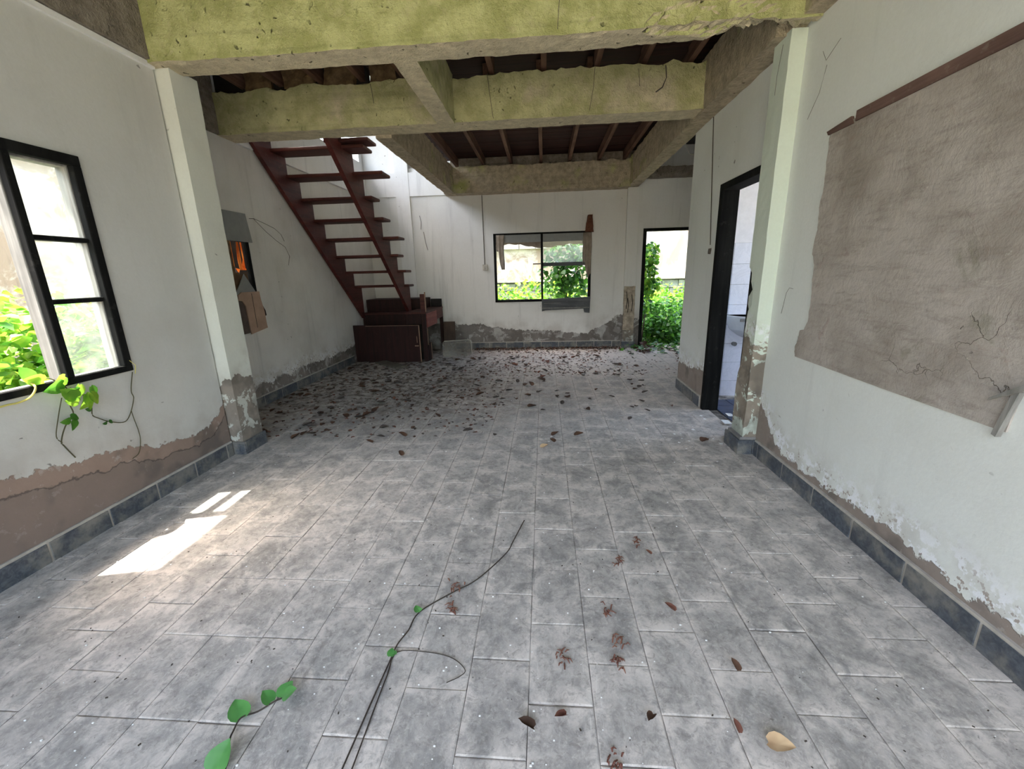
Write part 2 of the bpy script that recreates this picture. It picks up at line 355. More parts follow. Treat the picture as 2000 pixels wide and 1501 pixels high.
def patch_mat():
    g = G('bare_cement', .95, .15); p = g.pos()
    n1 = g.noise(p, 2.4, 5, .6); n2 = g.noise(g.map(p, (1, 6, 30)), 1, 5, .7); n3 = g.noise(p, 42, 5, .7); n4 = g.noise(p, 7, 5, .65, 1.)
    col = g.mix(g.smooth(n1, .35, .65), lin(154, 145, 137), lin(182, 174, 167))
    col = g.mix(g.smooth(n2, .45, .75, 0, .5), col, lin(124, 114, 106))
    col = g.mix(g.smooth(n4, .58, .72, 0, .45), col, lin(152, 132, 124))
    col = g.mix(g.smooth(n3, .62, .74, 0, .5), col, lin(204, 198, 190))
    col = g.mix(g.smooth(g.noise(p, 3.1, 4, .6, 2), .62, .7, 0, .3), col, lin(112, 116, 92))
    wv = g.n('ShaderNodeVectorMath'); wv.operation = 'ADD'; g.set(wv.inputs[0], p); wq = g.n('ShaderNodeTexNoise'); g.set(wq.inputs['Vector'], p); wq.inputs['Scale'].default_value = 5; wq.inputs['Detail'].default_value = 5; ws = g.n('ShaderNodeVectorMath'); ws.operation = 'SCALE'; g.set(ws.inputs[0], wq.outputs[1]); ws.inputs[3].default_value = .35; g.set(wv.inputs[1], ws.outputs[0])
    crack = g.smooth(g.voro(wv.outputs[0], 2.6, 'DISTANCE_TO_EDGE'), .006, .001); crack = g.m('MULTIPLY', crack, g.smooth(g.noise(g.map(p, (1, 1, 1), (3, 7, 2)), 1.9, 2, .5), .54, .66))
    col = g.mix(g.m('MULTIPLY', crack, .45), col, lin(84, 74, 68))
    h = g.m('ADD', g.m('MULTIPLY', n3, .3), g.m('ADD', g.m('MULTIPLY', n4, .6), g.m('MULTIPLY', crack, -.5)))
    return g.out(col, normal=g.bump(h, .012, .8))
M['patch'] = patch_mat()

def tile_mat():
    """dusty slate-grey cement tile; dust gathers towards each tile's rim"""
    g = G('floor_tile', .8, .2); p = g.pos(); o = g.obj(); r = g.rnd()
    ox, oy, oz = g.sep(o)
    ex = g.m('DIVIDE', g.m('ABSOLUTE', ox), .0995); ey = g.m('DIVIDE', g.m('ABSOLUTE', oy), .1535)
    rim = g.m('MAXIMUM', g.m('SUBTRACT', ex, .0), g.m('ADD', ey, .0))
    n1 = g.noise(p, 1.3, 4, .6); n2 = g.noise(p, 11, 6, .72, .6); n3 = g.noise(p, 70, 4, .75)
    rr = g.n('ShaderNodeCombineXYZ'); g.set(rr.inputs[0], g.m('MULTIPLY', r, 37.)); g.set(rr.inputs[1], g.m('MULTIPLY', r, 11.))
    vein = g.noise(g.map(g.map(o, (1, 1, 1), rr.outputs[0]), (17, 8, 8), (0, 0, 0), (0, 0, .5)), 1, 6, .75, 1.6)
    col = g.mix(g.smooth(vein, .3, .72), lin(126, 123, 120), lin(172, 168, 163))
    col = g.mix(g.m('MULTIPLY', g.smooth(r, .1, .9), .42), col, lin(98, 98, 100))
    # dust film
    dust = g.m('ADD', g.m('MULTIPLY', g.smooth(rim, .45, 1.05, 0, .6), g.smooth(n2, .3, .6)), g.m('ADD', g.smooth(n2, .35, .7, 0, .55), g.smooth(n1, .3, .7, .0, .35)))
    X, Y, Z = g.sep(p)
    dust = g.m('MULTIPLY', dust, g.linr(Y, .6, 3.0, .75, 1.05))
    col = g.mix(g.m('MINIMUM', dust, .92), col, lin(208, 199, 191))
    scr = g.smooth(g.noise(g.map(p, (34, 3, 3), (0, 0, 0), (0, 0, -.6)), 1, 4, .7, 1.5), .60, .74, 0, .7)
    col = g.mix(g.m('MULTIPLY', scr, g.smooth(n1, .45, .6)), col, lin(216, 214, 208))
    col = g.mix(g.smooth(n3, .58, .8, 0, .5), col, lin(208, 204, 198))
    n5 = g.noise(p, 29, 6, .8, .8); col = g.mix(g.smooth(n5, .47, .68, 0, .6), col, lin(116, 111, 107)); col = g.mix(g.smooth(g.noise(p, 47, 5, .8, .5), .52, .68, 0, .5), col, lin(206, 199, 192)); col = g.mix(g.smooth(g.noise(p, 4.5, 5, .7, .7), .52, .7, 0, .5), col, lin(110, 108, 106))
    col = g.mix(g.smooth(g.noise(p, 38, 3, .7), .66, .72, 0, .5), col, lin(84, 78, 74))
    # earth drifted over the far left and along the yard door
    soil = g.m('MULTIPLY', g.smooth(n2, .4, .62), g.m('MULTIPLY', g.smooth(Y, 2.6, 4.6), g.smooth(X, .9, -1.6, .12, 1.)))
    col = g.mix(soil, col, lin(86, 77, 70))
    h = g.m('ADD', g.m('MULTIPLY', n2, .5), g.m('MULTIPLY', n3, .3))
    rg = g.smooth(dust, .1, .7, .55, .9)
    return g.out(col, rg, g.bump(h, .003, .6))
M['tile'] = tile_mat()
g_ = G('grout', .95, .1); p_ = g_.pos()
M['grout'] = g_.out(g_.mix(g_.smooth(g_.noise(p_, 3, 5, .7), .38, .62), lin(84, 79, 75), lin(186, 179, 172)))
def basetile_mat():
    g = G('skirting_tile', .45, .4); p = g.pos(); r = g.rnd()
    v = g.noise(p, 24, 5, .7, 1.5); n2 = g.noise(p, 7, 5, .65)
    col = g.mix(g.smooth(v, .35, .75), lin(64, 70, 80), lin(104, 110, 118))
    col = g.mix(g.m('MULTIPLY', r, .35), col, lin(60, 62, 66))
    col = g.mix(g.smooth(n2, .42, .68, 0, .8), col, lin(138, 134, 126))
    return g.out(col, normal=g.bump(v, .002, .5))
M['basetile'] = basetile_mat()
def bathtile_mat():
    g = G('marbled_wall_tile', .25, .5); p = g.pos(); r = g.rnd()
    v = g.noise(g.map(p, (1, 1, 1), (0, 0, 0), (0, .7, 0)), 5, 6, .7, 2.5)
    line = g.smooth(g.m('ABSOLUTE', g.m('SUBTRACT', v, .5)), .05, .0)
    col = g.mix(g.m('MULTIPLY', line, .22), lin(226, 226, 238), lin(176, 178, 196))
    col = g.mix(g.m('MULTIPLY', g.noise(p, 3, 3, .5), .12), col, lin(200, 200, 206))
    return g.out(col)
M['bathtile'] = bathtile_mat()
M['bathfloor'] = plain('blue_floor_tile', lin(54, 63, 86), .4, .3, 14)
def glass_mat(name, rough=.05, dirt=.11, tint=(.93, .97, .96, 1)):
    g = G(name); t = g.t; p = g.pos()
    tr = g.n('ShaderNodeBsdfTransparent'); tr.inputs[0].default_value = tint
    gl = g.n('ShaderNodeBsdfGlossy'); gl.inputs[1].default_value = rough
    df = g.n('ShaderNodeBsdfTranslucent'); df.inputs[0].default_value = (.8, .82, .8, 1)
    m1 = g.n('ShaderNodeMixShader'); g.set(m1.inputs[0], g.smooth(g.noise(p, 7, 5, .7), .35, .75, dirt * .4, dirt))
    t.links.new(tr.outputs[0], m1.inputs[1]); t.links.new(df.outputs[0], m1.inputs[2])
    m2 = g.n('ShaderNodeMixShader'); m2.inputs[0].default_value = .05
    t.links.new(m1.outputs[0], m2.inputs[1]); t.links.new(gl.outputs[0], m2.inputs[2])
    t.links.new(m2.outputs[0], t.nodes['Material Output'].inputs[0])
    return g.mat
M['glass'] = glass_mat('dirty_glass'); M['clear'] = glass_mat('scratched_plastic', .15, .35, (.85, .85, .83, 1))
def yard_mat():
    g = G('stained_yard_plaster', .95, .1); p = g.pos()
    n = g.noise(p, 1.6, 6, .7, .8); s_ = g.noise(g.map(p, (5, 5, .6)), 1, 5, .7)
    col = g.mix(g.smooth(n, .42, .62), lin(160, 144, 128), lin(214, 208, 198))
    col = g.mix(g.smooth(s_, .55, .75, 0, .6), col, lin(112, 104, 98))
    return g.out(col, normal=g.bump(n, .02, .6))
M['yard'] = yard_mat(); M['block'] = plain('concrete_block', lin(150, 148, 142), .95, .25, 9)

# ------------------------------------------------------------------ room shell
LX, LF, RX, BY = -2.405, -3.0, 1.503, 7.508
CZ = 2.60                                    # underside of the beams
DECK = 2.99                                  # underside of the upper floor boards
# floor slab and tiles
floor = box('floor', M['grout'], -3.12, 2.75, -1.8, 7.62, -.12, -.0052); floor['kind'] = 'structure'
def tile_mesh(seed):
    rnd = random.Random(seed); m = MB(); hx, hy, b = .0995, .1535, .004
    z = [-.0015 * rnd.random() for _ in range(4)]
    top = [(-hx + b, -hy + b, z[0]), (hx - b, -hy + b, z[1]), (hx - b, hy - b, z[2]), (-hx + b, hy - b, z[3])]
    mid = [(-hx, -hy, -.0022), (hx, -hy, -.0022), (hx, hy, -.0022), (-hx, hy, -.0022)]
    bot = [(x, y, -.014) for x, y, _ in mid]
    f = [(0, 1, 2, 3)] + [(i, i + 4, (i + 1) % 4 + 4, (i + 1) % 4)[::-1][::-1] for i in range(4)] + [(i + 4, i + 8, (i + 1) % 4 + 8, (i + 1) % 4 + 4) for i in range(4)]
    m.add(top + mid + bot, f); me = bpy.data.meshes.new('tile'); me.from_pydata(m.v, [], m.f); me.update()
    import bmesh
    bm = bmesh.new(); bm.from_mesh(me); bmesh.ops.recalc_face_normals(bm, faces=bm.faces); bm.to_mesh(me); bm.free()
    if me.polygons[0].normal.z < 0: me.flip_normals()
    me.materials.append(M['tile']); return me
TM = [tile_mesh(i) for i in range(6)]
def px(p):
    d = Vector(p) - Vector((0, 0, 1.3)); z = d.dot(CF)
    if z < .1: return None
    return 1000 + FPX * d.dot(CR) / z, 750.5 - FPX * d.dot(CU) / z
spots = []
PH = {-8: .91, -7: 1.06, -6: .91, -5: .91, -4: .91, -3: 1.068, -2: .894, -1: 1.053, 0: .86, 1: 1.02, 2: .86, 3: 1.008, 4: .857, 5: 1.03}
for k in range(-15, 14):
    xc = -.257 + .2015 * k + .10
    ph = PH.get(k, .86 + .155 * (k % 2))
    for j in range(-9, 22):
        yc = ph + .31 * j + .155
        if yc > 7.45 or yc < -1.7 or xc > 2.65 or xc < -3.05: continue
        if xc < LX - .05 and yc < 2.7: continue
        if xc > 1.48 and yc < 4.75: continue
        vis = 0; q = px((xc, yc, 0))
        if q and -60 < q[0] < 2060 and -60 < q[1] < 1560:
            d2 = xc * xc + yc * yc + 1.69; vis = 1 / d2 ** 1.5
        spots.append((vis, xc, yc))
spots.sort(reverse=True)
rt = random.Random(3)
rest = MB()
for i, (v_, xc, yc) in enumerate(spots):
    dz = rt.uniform(-.0014, .0012); rx = rt.uniform(-.005, .005); ry = rt.uniform(-.008, .008); rz = rt.uniform(-.004, .004)
    if i < 300:
        o = link('tile', TM[i % 6], None, floor)
        o.location = (xc + rt.uniform(-.001, .001), yc + rt.uniform(-.0015, .0015), dz); o.rotation_euler = (rx * .5, ry, rz)
    else:
        T = Matrix.Translation((xc, yc, dz)) @ Euler((rx * .5, ry, rz)).to_matrix().to_4x4()
        me = TM[i % 6]
        rest.add([T @ v.co for v in me.vertices], [tuple(p.vertices) for p in me.polygons])
o = rest.build('tile_field', M['tile'], floor, fix=False); o['kind'] = 'stuff'

# walls
WIN1 = (1.37, 2.24, .81, 1.94)
wl = wall('wall_left', M['wall_left'], 'x', LX - .11, LX, -1.8, 2.857, -.1, 3.22, [WIN1])
box('wall_left_gap_stop', M['void'], LX - .135, LX - .111, 2.78, 2.90, -.1, 2.6)['kind'] = 'structure'  # added dark backing, stops daylight leaking through the gap beside the pillar
WIN3 = (3.52, 4.33, .79, 1.945)
wlf = wall('wall_stair_left', M['wall_leftfar'], 'x', LF - .11, LF, 3.08, 7.62, -.1, 2.95, [WIN3])
wall('wall_pillar_return', M['wall_leftfar'], 'y', 2.98, 3.09, -3.11, -2.42, -.1, 2.95)
DOOR1 = (3.235, 3.985, -.1, 1.975)
wr = wall('wall_right', M['wall_right'], 'x', RX, RX + .12, -1.8, 4.765, -.1, 3.22, [DOOR1])
WIN2 = (-.848, .80, .81, 1.95); DOOR2 = (1.645, 2.47, -.1, 1.955)
wb = wall('wall_back', M['wall_back'], 'y', BY, BY + .12, -3.11, 2.75, -.1, 2.70, [WIN2, DOOR2])
wall('wall_corridor_right', M['wall_right'], 'x', 2.62, 2.74, 4.6, 7.6, -.1, 2.9)
# upper storey round the stairwell
wall('wall_upper_left', M['upper'], 'x', LF - .11, LF, 3.0, 7.62, 2.95, 5.2, [(4.45, 7.4, 3.12, 5.05)])  # unseen opening, added and enlarged to bring sky light down the stairwell
wall('wall_upper_back', M['upper'], 'y', BY + .03, BY + .12, -3.11, 2.75, 2.70, 5.2, [(-2.35, -1.5, 3.02, 3.9)])
wall('wall_upper_front', M['upper'], 'y', 4.16, 4.3, -3.11, 2.75, 3.3, 5.2)
wall('wall_upper_shade', M['void'], 'y', 4.23, 4.3, -3.0, -1.56, 2.93, 3.3)  # added dark-coloured piece, hides the lit stairwell above the second beam
wall('wall_joist_fill', M['beam4'], 'y', 7.44, 7.5, -1.5, 1.52, 2.94, 3.17)  # added darker block, covers the bright upper wall between back beam and deck
wall('wall_upper_right', M['upper'], 'x', 2.62, 2.74, 4.2, 7.62, 2.9, 5.2)
box('wall_recess_panel', M['upper'], -2.38, -1.47, BY + .10, BY + .13, 3.0, 3.92)['kind'] = 'structure'
o = box('ceiling_upper', M['roof'], -4.1, 3.3, 4.1, 8.2, 5.2, 5.28); o['kind'] = 'structure'  # left overhang extended to keep the sun out of the stairwell
o = box('ceiling_front', M['roof'], -3.062, 2.1, -2.1, 4.16, 3.22, 3.3); o['kind'] = 'structure'
o = box('ceiling_sunshade', M['roof'], -3.95, -3.11, 3.0, 4.09, 3.22, 3.28); o['kind'] = 'structure'  # unseen overhang, added to block sun at the small stair window
o = box('ceiling_bathroom', M['roof'], 1.62, 3.3, 4.76, 7.62, 3.18, 3.26); o['kind'] = 'structure'

# raised pilaster bands in the stairwell, and a white lit strip on the left wall
o = box('trim_1', M['upper'], -2.46, -2.23, BY - .025, BY + .03, .78, 3.6); o['kind'] = 'structure'
o = box('trim_2', M['upper'], -2.99, -1.5, BY - .02, BY + .03, 2.585, 2.95); o['kind'] = 'structure'
o = box('beam_lit_strip', M['upper'], LX, LX + .022, .6, 2.85, 2.572, 2.60); o['kind'] = 'structure'  # added white strip: brightness of the lit beam underside put into colour
o = box('trim_3', M['upper'], LF, LF + .035, 4.40, BY - .02, 2.59, 2.95); o['kind'] = 'structure'

# ------------------------------------------------------------------ beams and pillars
def beam(label, mat, b, **k): return tag(rough_box('concrete_beam', M[mat], b, **k), label, 'beam')
b1 = beam('mossy yellow-green concrete beam nearest the camera, spalled at its right end', 'beam1', (-2.40, 1.50, 2.80, 2.995, 2.585, 3.02), step=.024, amp=.006, ragged=.03, seed=1,
     chips=[((.92, 2.80, 2.585), (.36, .10, .12), (0, .055, .05)), ((1.30, 2.97, 2.585), (.34, .14, .12), (0, -.05, .12)), ((.75, 2.99, 2.585), (.3, .05, .05), (0, 0, .02)), ((.25, 2.8, 2.6), (.12, .04, .04), (0, .015, .01)), ((-2.1, 2.8, 3.02), (.13, .2, .09), (0, .02, -.11)), ((-2.2, 2.8, 2.6), (.2, .05, .05), (0, .01, .012))])
b2 = beam('second mossy concrete beam spanning the room above the stair top', 'beam2', (-3.05, 1.40, 4.15, 4.39, 2.60, 2.955), step=.04, amp=.006, ragged=.03, seed=2)
b3 = beam('short concrete beam joining the two mossy cross beams', 'beam2', (-.925, -.775, 2.99, 4.16, 2.585, 2.97), step=.04, amp=.004, seed=3)
b4 = beam('concrete beam edging the stairwell, running to the back wall', 'beam3', (-1.585, -1.43, 4.38, 7.30, 2.57, 2.96), step=.045, amp=.006, ragged=.02, seed=4)
b5 = beam('bare brown-grey concrete beam above the back window', 'beam3', (-1.60, 1.36, 7.27, 7.53, 2.565, 2.955), step=.045, amp=.005, ragged=.025, seed=5)
b6 = beam('concrete beam running along the top of the right wall', 'beam3', (1.35, 1.515, 2.99, 7.53, 2.585, 2.99), step=.045, amp=.006, ragged=.015, seed=6)
b7 = beam('concrete beam over the right wall in front of the pillar', 'beam3', (1.40, 1.52, .6, 2.81, 2.60, 3.0), step=.05, amp=.005, seed=7)
b8 = beam('grey concrete beam on top of the left window wall', 'beam4', (-2.60, -2.365, .6, 2.81, 2.605, 3.05), step=.05, amp=.005, seed=8)
b9 = beam('dark stained concrete beam above the small boarded window', 'beam4', (-3.12, -2.975, 3.09, 4.16, 2.605, 3.12), step=.05, amp=.005, seed=9)  # top raised to put a dark face over the lit wall above
b10 = beam('grey lintel beam above the yard door wall', 'beam4', (1.52, 2.70, 7.42, 7.56, 2.70, 2.86), step=.05, amp=.006, ragged=.02, seed=10)

def pillar(label, mat, b, seed, tiles, chips=(), amp=.002):
    o = rough_box('pillar', M[mat], b, step=.05, amp=amp, seed=seed, chips=chips); tag(o, label, 'pillar')
    for t in tiles: box('base_tile', M['basetile'], *t, parent=o, bevel=.003)
    return o
pillar('white plastered pillar on the left, its foot flaking to grey cement', 'pillar', (-2.50, -2.315, 2.872, 3.10, -.05, 2.60), 21,
       [(-2.40, -2.297, 2.855, 2.871, -.012, .10), (-2.314, -2.297, 2.872, 3.115, -.012, .10)])
pillar('pale green pillar between cement patch and bathroom door, plaster broken away low down', 'pillar_r', (1.412, 1.56, 2.935, 3.12, -.05, 2.60), 22,
       [(1.378, 1.478, 2.918, 2.934, -.012, .105), (1.378, 1.395, 2.936, 3.04, -.012, .105), (1.378, 1.395, 3.044, 3.15, -.012, .105), (1.481, 1.50, 2.918, 2.934, -.012, .105)],
       chips=[((1.41, 3.12, 1.08), (.06, .05, .22), (.045, -.035, 0)), ((1.41, 3.12, .75), (.05, .05, .2), (.02, -.015, 0)), ((1.41, 3.03, .45), (.03, .09, .3), (.012, 0, 0))], amp=.003)
ledge = box('pillar_foot', M['mortar'], 1.392, 1.53, 2.93, 3.13, .10, .125); 
ledge.parent = bpy.data.objects['pillar.001']
# pillar by the yard door: casing over a rotten core
bp = rough_box('pillar', M['pillar'], (1.36, 1.545, 7.43, 7.53, -.02, 2.58), step=.05, amp=.003, seed=23)
tag(bp, 'slim white pillar beside the yard door with rotten exposed core', 'pillar')
box('casing', M['wall_back'], 1.352, 1.535, 7.405, 7.432, 1.04, 2.57, parent=bp)
rough_box('rotten_core', plain('pale_rotten_core', lin(168, 156, 140), var=.3, scale=16, bump=.02), (1.355, 1.54, 7.409, 7.434, .30, 1.035), step=.03, amp=.009, seed=24, parent=bp)
m = MB()
for x, a, c in ((1.40, .66, .95), (1.425, .60, .84), (1.49, .62, .9)): m.tube([(x, 7.405, a), (x + .01, 7.402, (a + c) / 2), (x - .005, 7.406, c)], .006, 5)
m.build('crack', M['void'], bp)
box('base_tile', M['basetile'], 1.342, 1.562, 7.40, 7.42, -.012, .10, parent=bp, bevel=.003)

# ------------------------------------------------------------------ skirting tiles
def skirting(name, axis, a0, a1, u0, u1, joints, h=.10, side=1):
    par = box(name, M['mortarlight'], *( (a0, a1, u0, u1) if axis == 'x' else (u0, u1, a0, a1)), -.012, h + .012); par['kind'] = 'structure'
    e = .005 * side
    js = sorted([j for j in joints if u0 < j < u1] + [u0, u1])
    for p, q in zip(js, js[1:]):
        if q - p < .02: continue
        A = sorted((a0 if side < 0 else a1, (a0 if side < 0 else a1) + e))
        if axis == 'x': box('tile', M['basetile'], A[0], A[1], p + .005, q - .005, -.010, h, parent=par, bevel=.002)
        else: box('tile', M['basetile'], p + .005, q - .005, A[0], A[1], -.010, h, parent=par, bevel=.002)
    return par
skirting('baseboard_right', 'x', RX - .012, RX, -1.8, 2.915, [2.86 - .312 * k for k in range(15)], side=-1)
skirting('baseboard_left', 'x', LX, LX + .010, -1.8, 2.852, [1.602 + .297 * k for k in range(-11, 5)], side=1)
skirting('baseboard_stair_left', 'x', LF, LF + .010, 3.10, 6.36, [3.2 + .31 * k for k in range(12)], side=1)
skirting('baseboard_back', 'y', BY - .012, BY, -1.75, 1.34, [-1.6 + .31 * k for k in range(12)], side=-1)
skirting('baseboard_bathroom', 'x', RX - .012, RX, 4.03, 4.765, [4.2, 4.5], side=-1)
skirting('baseboard_corner', 'x', RX - .012, RX, 3.155, 3.23, [], side=-1)

# ------------------------------------------------------------------ windows and doors
# window_1: black frame in the left wall; right sash with three panes, left light open
def framebox(par, name, mat, y0, y1, z0, z1, x0=LX - .07, x1=LX + .014, bevel=.003): return box(name, M[mat], x0, x1, y0, y1, z0, z1, parent=par, bevel=bevel)
w1 = empty('window_1', (LX, 1.74, .81)); w1['kind'] = 'structure'
P1 = []
a, b_, c, d = WIN1
P1 += [framebox(None, 'frame', 'black', a, b_, d - .05, d, x0=LX - .02), framebox(None, 'frame', 'black', a, b_, c, c + .035, x0=LX - .02),
       framebox(None, 'frame', 'black', a, a + .045, c + .035, d - .05, x0=LX - .02), framebox(None, 'frame', 'black', b_ - .045, b_, c + .035, d - .05, x0=LX - .02),
       framebox(None, 'mullion', 'black', 1.895, 1.93, c + .035, d - .05, x0=LX - .02)]
P1 += [framebox(None, 'jamb', 'greywood', b_ - .05, b_, c, d, x0=LX - .085, x1=LX - .021), framebox(None, 'jamb', 'greywood', a, a + .05, c, d, x0=LX - .085, x1=LX - .021),
       framebox(None, 'head', 'greywood', a + .05, b_ - .05, d - .06, d, x0=LX - .085, x1=LX - .021), framebox(None, 'sill', 'greywood', a + .05, b_ - .05, c, c + .03, x0=LX - .085, x1=LX - .021),
       framebox(None, 'mullion', 'greywood', 1.89, 1.935, c + .03, d - .06, x0=LX - .085, x1=LX - .021)]
for z in (1.22, 1.525):
    P1.append(framebox(None, 'glazing_bar', 'black', 1.93, b_ - .045, z - .012, z + .012, x0=LX - .055, x1=LX - .005))
for z0, z1 in ((.845, 1.208), (1.232, 1.513), (1.537, 1.89)):
    P1.append(box('pane', M['glass'], LX - .05, LX - .046, 1.93, b_ - .045, z0, z1))
for o in P1: keep_world(o, w1)

# window_2 in the back wall
w2 = empty('window_2', (0, BY, .81)); w2['kind'] = 'structure'
a, b_, c, d = WIN2; P2 = []
def fb(name, mat, x0, x1, z0, z1, y0=BY - .012, y1=BY + .05): 
    o = box(name, M[mat], x0, x1, y0, y1, z0, z1, bevel=.003); P2.append(o); return o
fb('frame', 'black', a, b_, d - .025, d); fb('frame', 'black', a, b_, c, c + .04); fb('frame', 'black', a, a + .04, c, d); fb('frame', 'black', b_ - .045, b_, c, d)
fb('mullion', 'black', -.045, -.01, c + .04, d - .025); fb('mullion', 'greywood', -.05, -.005, 1.2, d - .025, BY + .05, BY + .08)
fb('transom', 'greyboard', -.01, .80, 1.40, 1.46, BY + .01, BY + .04)
for x0, x1 in ((a + .04, -.045), (-.01, b_ - .045)):
    fb('blind_box', 'greysheet', x0, x1, 1.80, d - .025, BY + .0, BY + .035)
P2.append(box('pane', M['glass'], -.01, .755, BY + .028, BY + .032, 1.46, 1.80))
for o in P2: keep_world(o, w2)
# torn blind cloth
def cloth(name, x0, x1, zt, zb_fn, y, n=24, mat='curtain', amp=.012, label=None, parent=None, rows=6):
    m = MB(); V = []; F = []
    for i in range(n + 1):
        x = x0 + (x1 - x0) * i / n; zb = zb_fn(i / n)
        for j in range(rows + 1):
            t = j / rows
            V.append((x + .006 * math.sin(t * 7 + i), y + amp * math.sin(i * 1.7) * (.4 + t) + .01 * mnoise.noise(Vector((x * 6, t * 3, 1))), zt + (zb - zt) * t))
    k = len(V)
    V += [(p[0], p[1] + .004, p[2]) for p in V]
    R_ = rows + 1
    for i in range(n):
        for j in range(rows):
            q = (i * R_ + j, (i + 1) * R_ + j, (i + 1) * R_ + j + 1, i * R_ + j + 1)
            F.append(q); F.append(tuple(v + k for v in q[::-1]))
    for i in range(n):
        for j in (0, rows):
            F.append((i * R_ + j, (i + 1) * R_ + j, (i + 1) * R_ + j + k, i * R_ + j + k))
    for j in range(rows):
        for i in (0, n): F.append((i * R_ + j, i * R_ + j + 1, i * R_ + j + 1 + k, i * R_ + j + k))
    o = m.add(V, F).build(name, M[mat], parent, smooth=True)
    return o
o = cloth('torn_blind', -.80, .70, 1.90, lambda t: 1.765 - .035 * t + .03 * math.sin(t * 9) - .02 * abs(math.sin(t * 23)), BY + .055, n=40, amp=.006)
tag(o, 'dirty torn cloth blind sagging across the top of the back window', 'blind')
o = cloth('hanging_cloth', -.80, -.665, 1.925, lambda t: 1.66 - .3 * min(1, max(0, (t - .25) * 3.)), BY - .03, n=8, amp=.01)
tag(o, 'ragged grey cloth strip hanging at the left of the back window', 'cloth')
o = cloth('torn_curtain', .655, .80, 1.92, lambda t: 1.42 - .25 * t + .08 * math.sin(t * 8), BY - .05, n=12, amp=.02)
tag(o, 'torn curtain hanging at the right edge of the back window', 'curtain')
# rotten timber above the curtain
rw = rough_box('rotten_timber', M['mudwood'], (.69, .80, BY - .07, BY - .005, 1.93, 2.19), step=.02, amp=.014, seed=31)
for v in rw.data.vertices:
    t = (v.co.z - 1.93) / .26; v.co.x = .75 + (v.co.x - .745) * (1.25 - .6 * t) + .02 * t
tag(rw, 'rotten brown timber stub standing at the top right corner of the back window', 'timber')
# hanging dark board below the window
m = MB(); m.prism([(-.035, .85), (.80, .875), (.79, .60), (.70, .61), (.685, .675), (.03, .655), (-.035, .64)], 'y', BY - .035, BY - .014)
sb = m.build('window_board', M['greyboard']); tag(sb, 'dark grey board hanging under the right half of the back window', 'board')
m = MB(); m.box(-.03, .78, BY - .043, BY - .036, .69, .70); m.box(.0, .3, BY - .043, BY - .036, .775, .78); m.build('groove_strip', M['greywood'], sb)

# window_3: small boarded window in the stair wall
w3 = empty('window_3', (LF, 3.92, .79)); w3['kind'] = 'structure'
a, b_, c, d = WIN3; P3 = []
P3.append(box('reveal_side', M['void'], LF - .40, LF - .10, b_, b_ + .03, c, d)); P3.append(box('reveal_side', M['void'], LF - .40, LF - .10, a - .03, a, c, d))  # near-black box sides: darkness behind the opening put into colour
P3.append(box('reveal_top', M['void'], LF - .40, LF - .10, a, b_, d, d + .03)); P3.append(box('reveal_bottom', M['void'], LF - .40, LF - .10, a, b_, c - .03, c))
P3.append(box('frame', M['black'], LF - .09, LF - .005, b_ - .05, b_ - .002, c + .01, d - .002)); P3.append(box('glazing_bar', M['darkred'], LF - .08, LF - .04, 4.17, 4.19, c + .01, d - .01))
for o in P3: keep_world(o, w3)
o = MB().prism([(3.5, 1.945), (4.325, 1.945), (4.365, 1.672), (3.5, 1.675)], 'x', LF + .004, LF + .016).build('grey_sheet', M['greysheet'])
tag(o, 'grey flat sheet covering the top of the small stair window', 'sheet')
o = MB().prism([(3.98, 1.16), (4.16, 1.36), (4.30, 1.17)], 'x', LF + .002, LF + .008).build('sheet_scrap', M['greysheet'])
tag(o, 'triangular grey scrap poking up behind the cardboard in the small window', 'scrap')
o = MB().prism([(4.01, 1.16), (4.06, 1.185), (4.33, 1.185), (4.335, 1.10), (4.36, .98), (4.365, .83), (4.37, .80), (4.10, .765), (4.09, 1.05), (4.05, 1.10), (4.0, 1.11)], 'x', LF + .010, LF + .02).build('cardboard_piece', M['card'])
tag(o, 'creased tan cardboard piece over the bottom of the small stair window', 'cardboard')
MB().box(LF + .0195, LF + .0225, 4.20, 4.205, .82, 1.17).build('crease', M['carddark'], o)
o = MB().prism([(3.50, 1.17), (3.98, 1.16), (4.20, 1.12), (4.20, .9), (4.20, .78), (3.50, .765)], 'x', LF + .003, LF + .008).build('dark_paper', M['carddark'])  # widened behind the cardboard to stop daylight leaking in
tag(o, 'dark torn paper left of the cardboard in the small window', 'paper')
o = MB().prism([(4.36, 1.05), (4.40, .98), (4.405, .93), (4.37, .92)], 'x', LF + .001, LF + .006).build('red_scrap', M['darkred'])
tag(o, 'small dark red scrap stuck beside the cardboard', 'scrap')
o = MB().prism([(4.10, 1.67), (4.262, 1.67), (4.275, 1.45), (4.25, 1.36), (4.14, 1.38), (4.10, 1.44)], 'x', LF - .035, LF - .03).build('orange_glint_sheet', M['glint']); tag(o, 'orange sheet added to stand for a glint inside the small stair window', 'sheet')  # added sheet, a warm glint put into its orange colour
for pl in ([(4.10, 1.67), (4.17, 1.67), (4.15, 1.5), (4.16, 1.41), (4.10, 1.42)], [(4.205, 1.67), (4.222, 1.67), (4.226, 1.50), (4.205, 1.46)], [(4.25, 1.67), (4.272, 1.67), (4.275, 1.40), (4.25, 1.42)], [(4.16, 1.40), (4.275, 1.40), (4.275, 1.36), (4.14, 1.36)]):
    MB().prism(pl, 'x', LF - .029, LF - .026).build('dark_streak', M['carddark'], o)  # dark strips laid over the orange to shape the glint
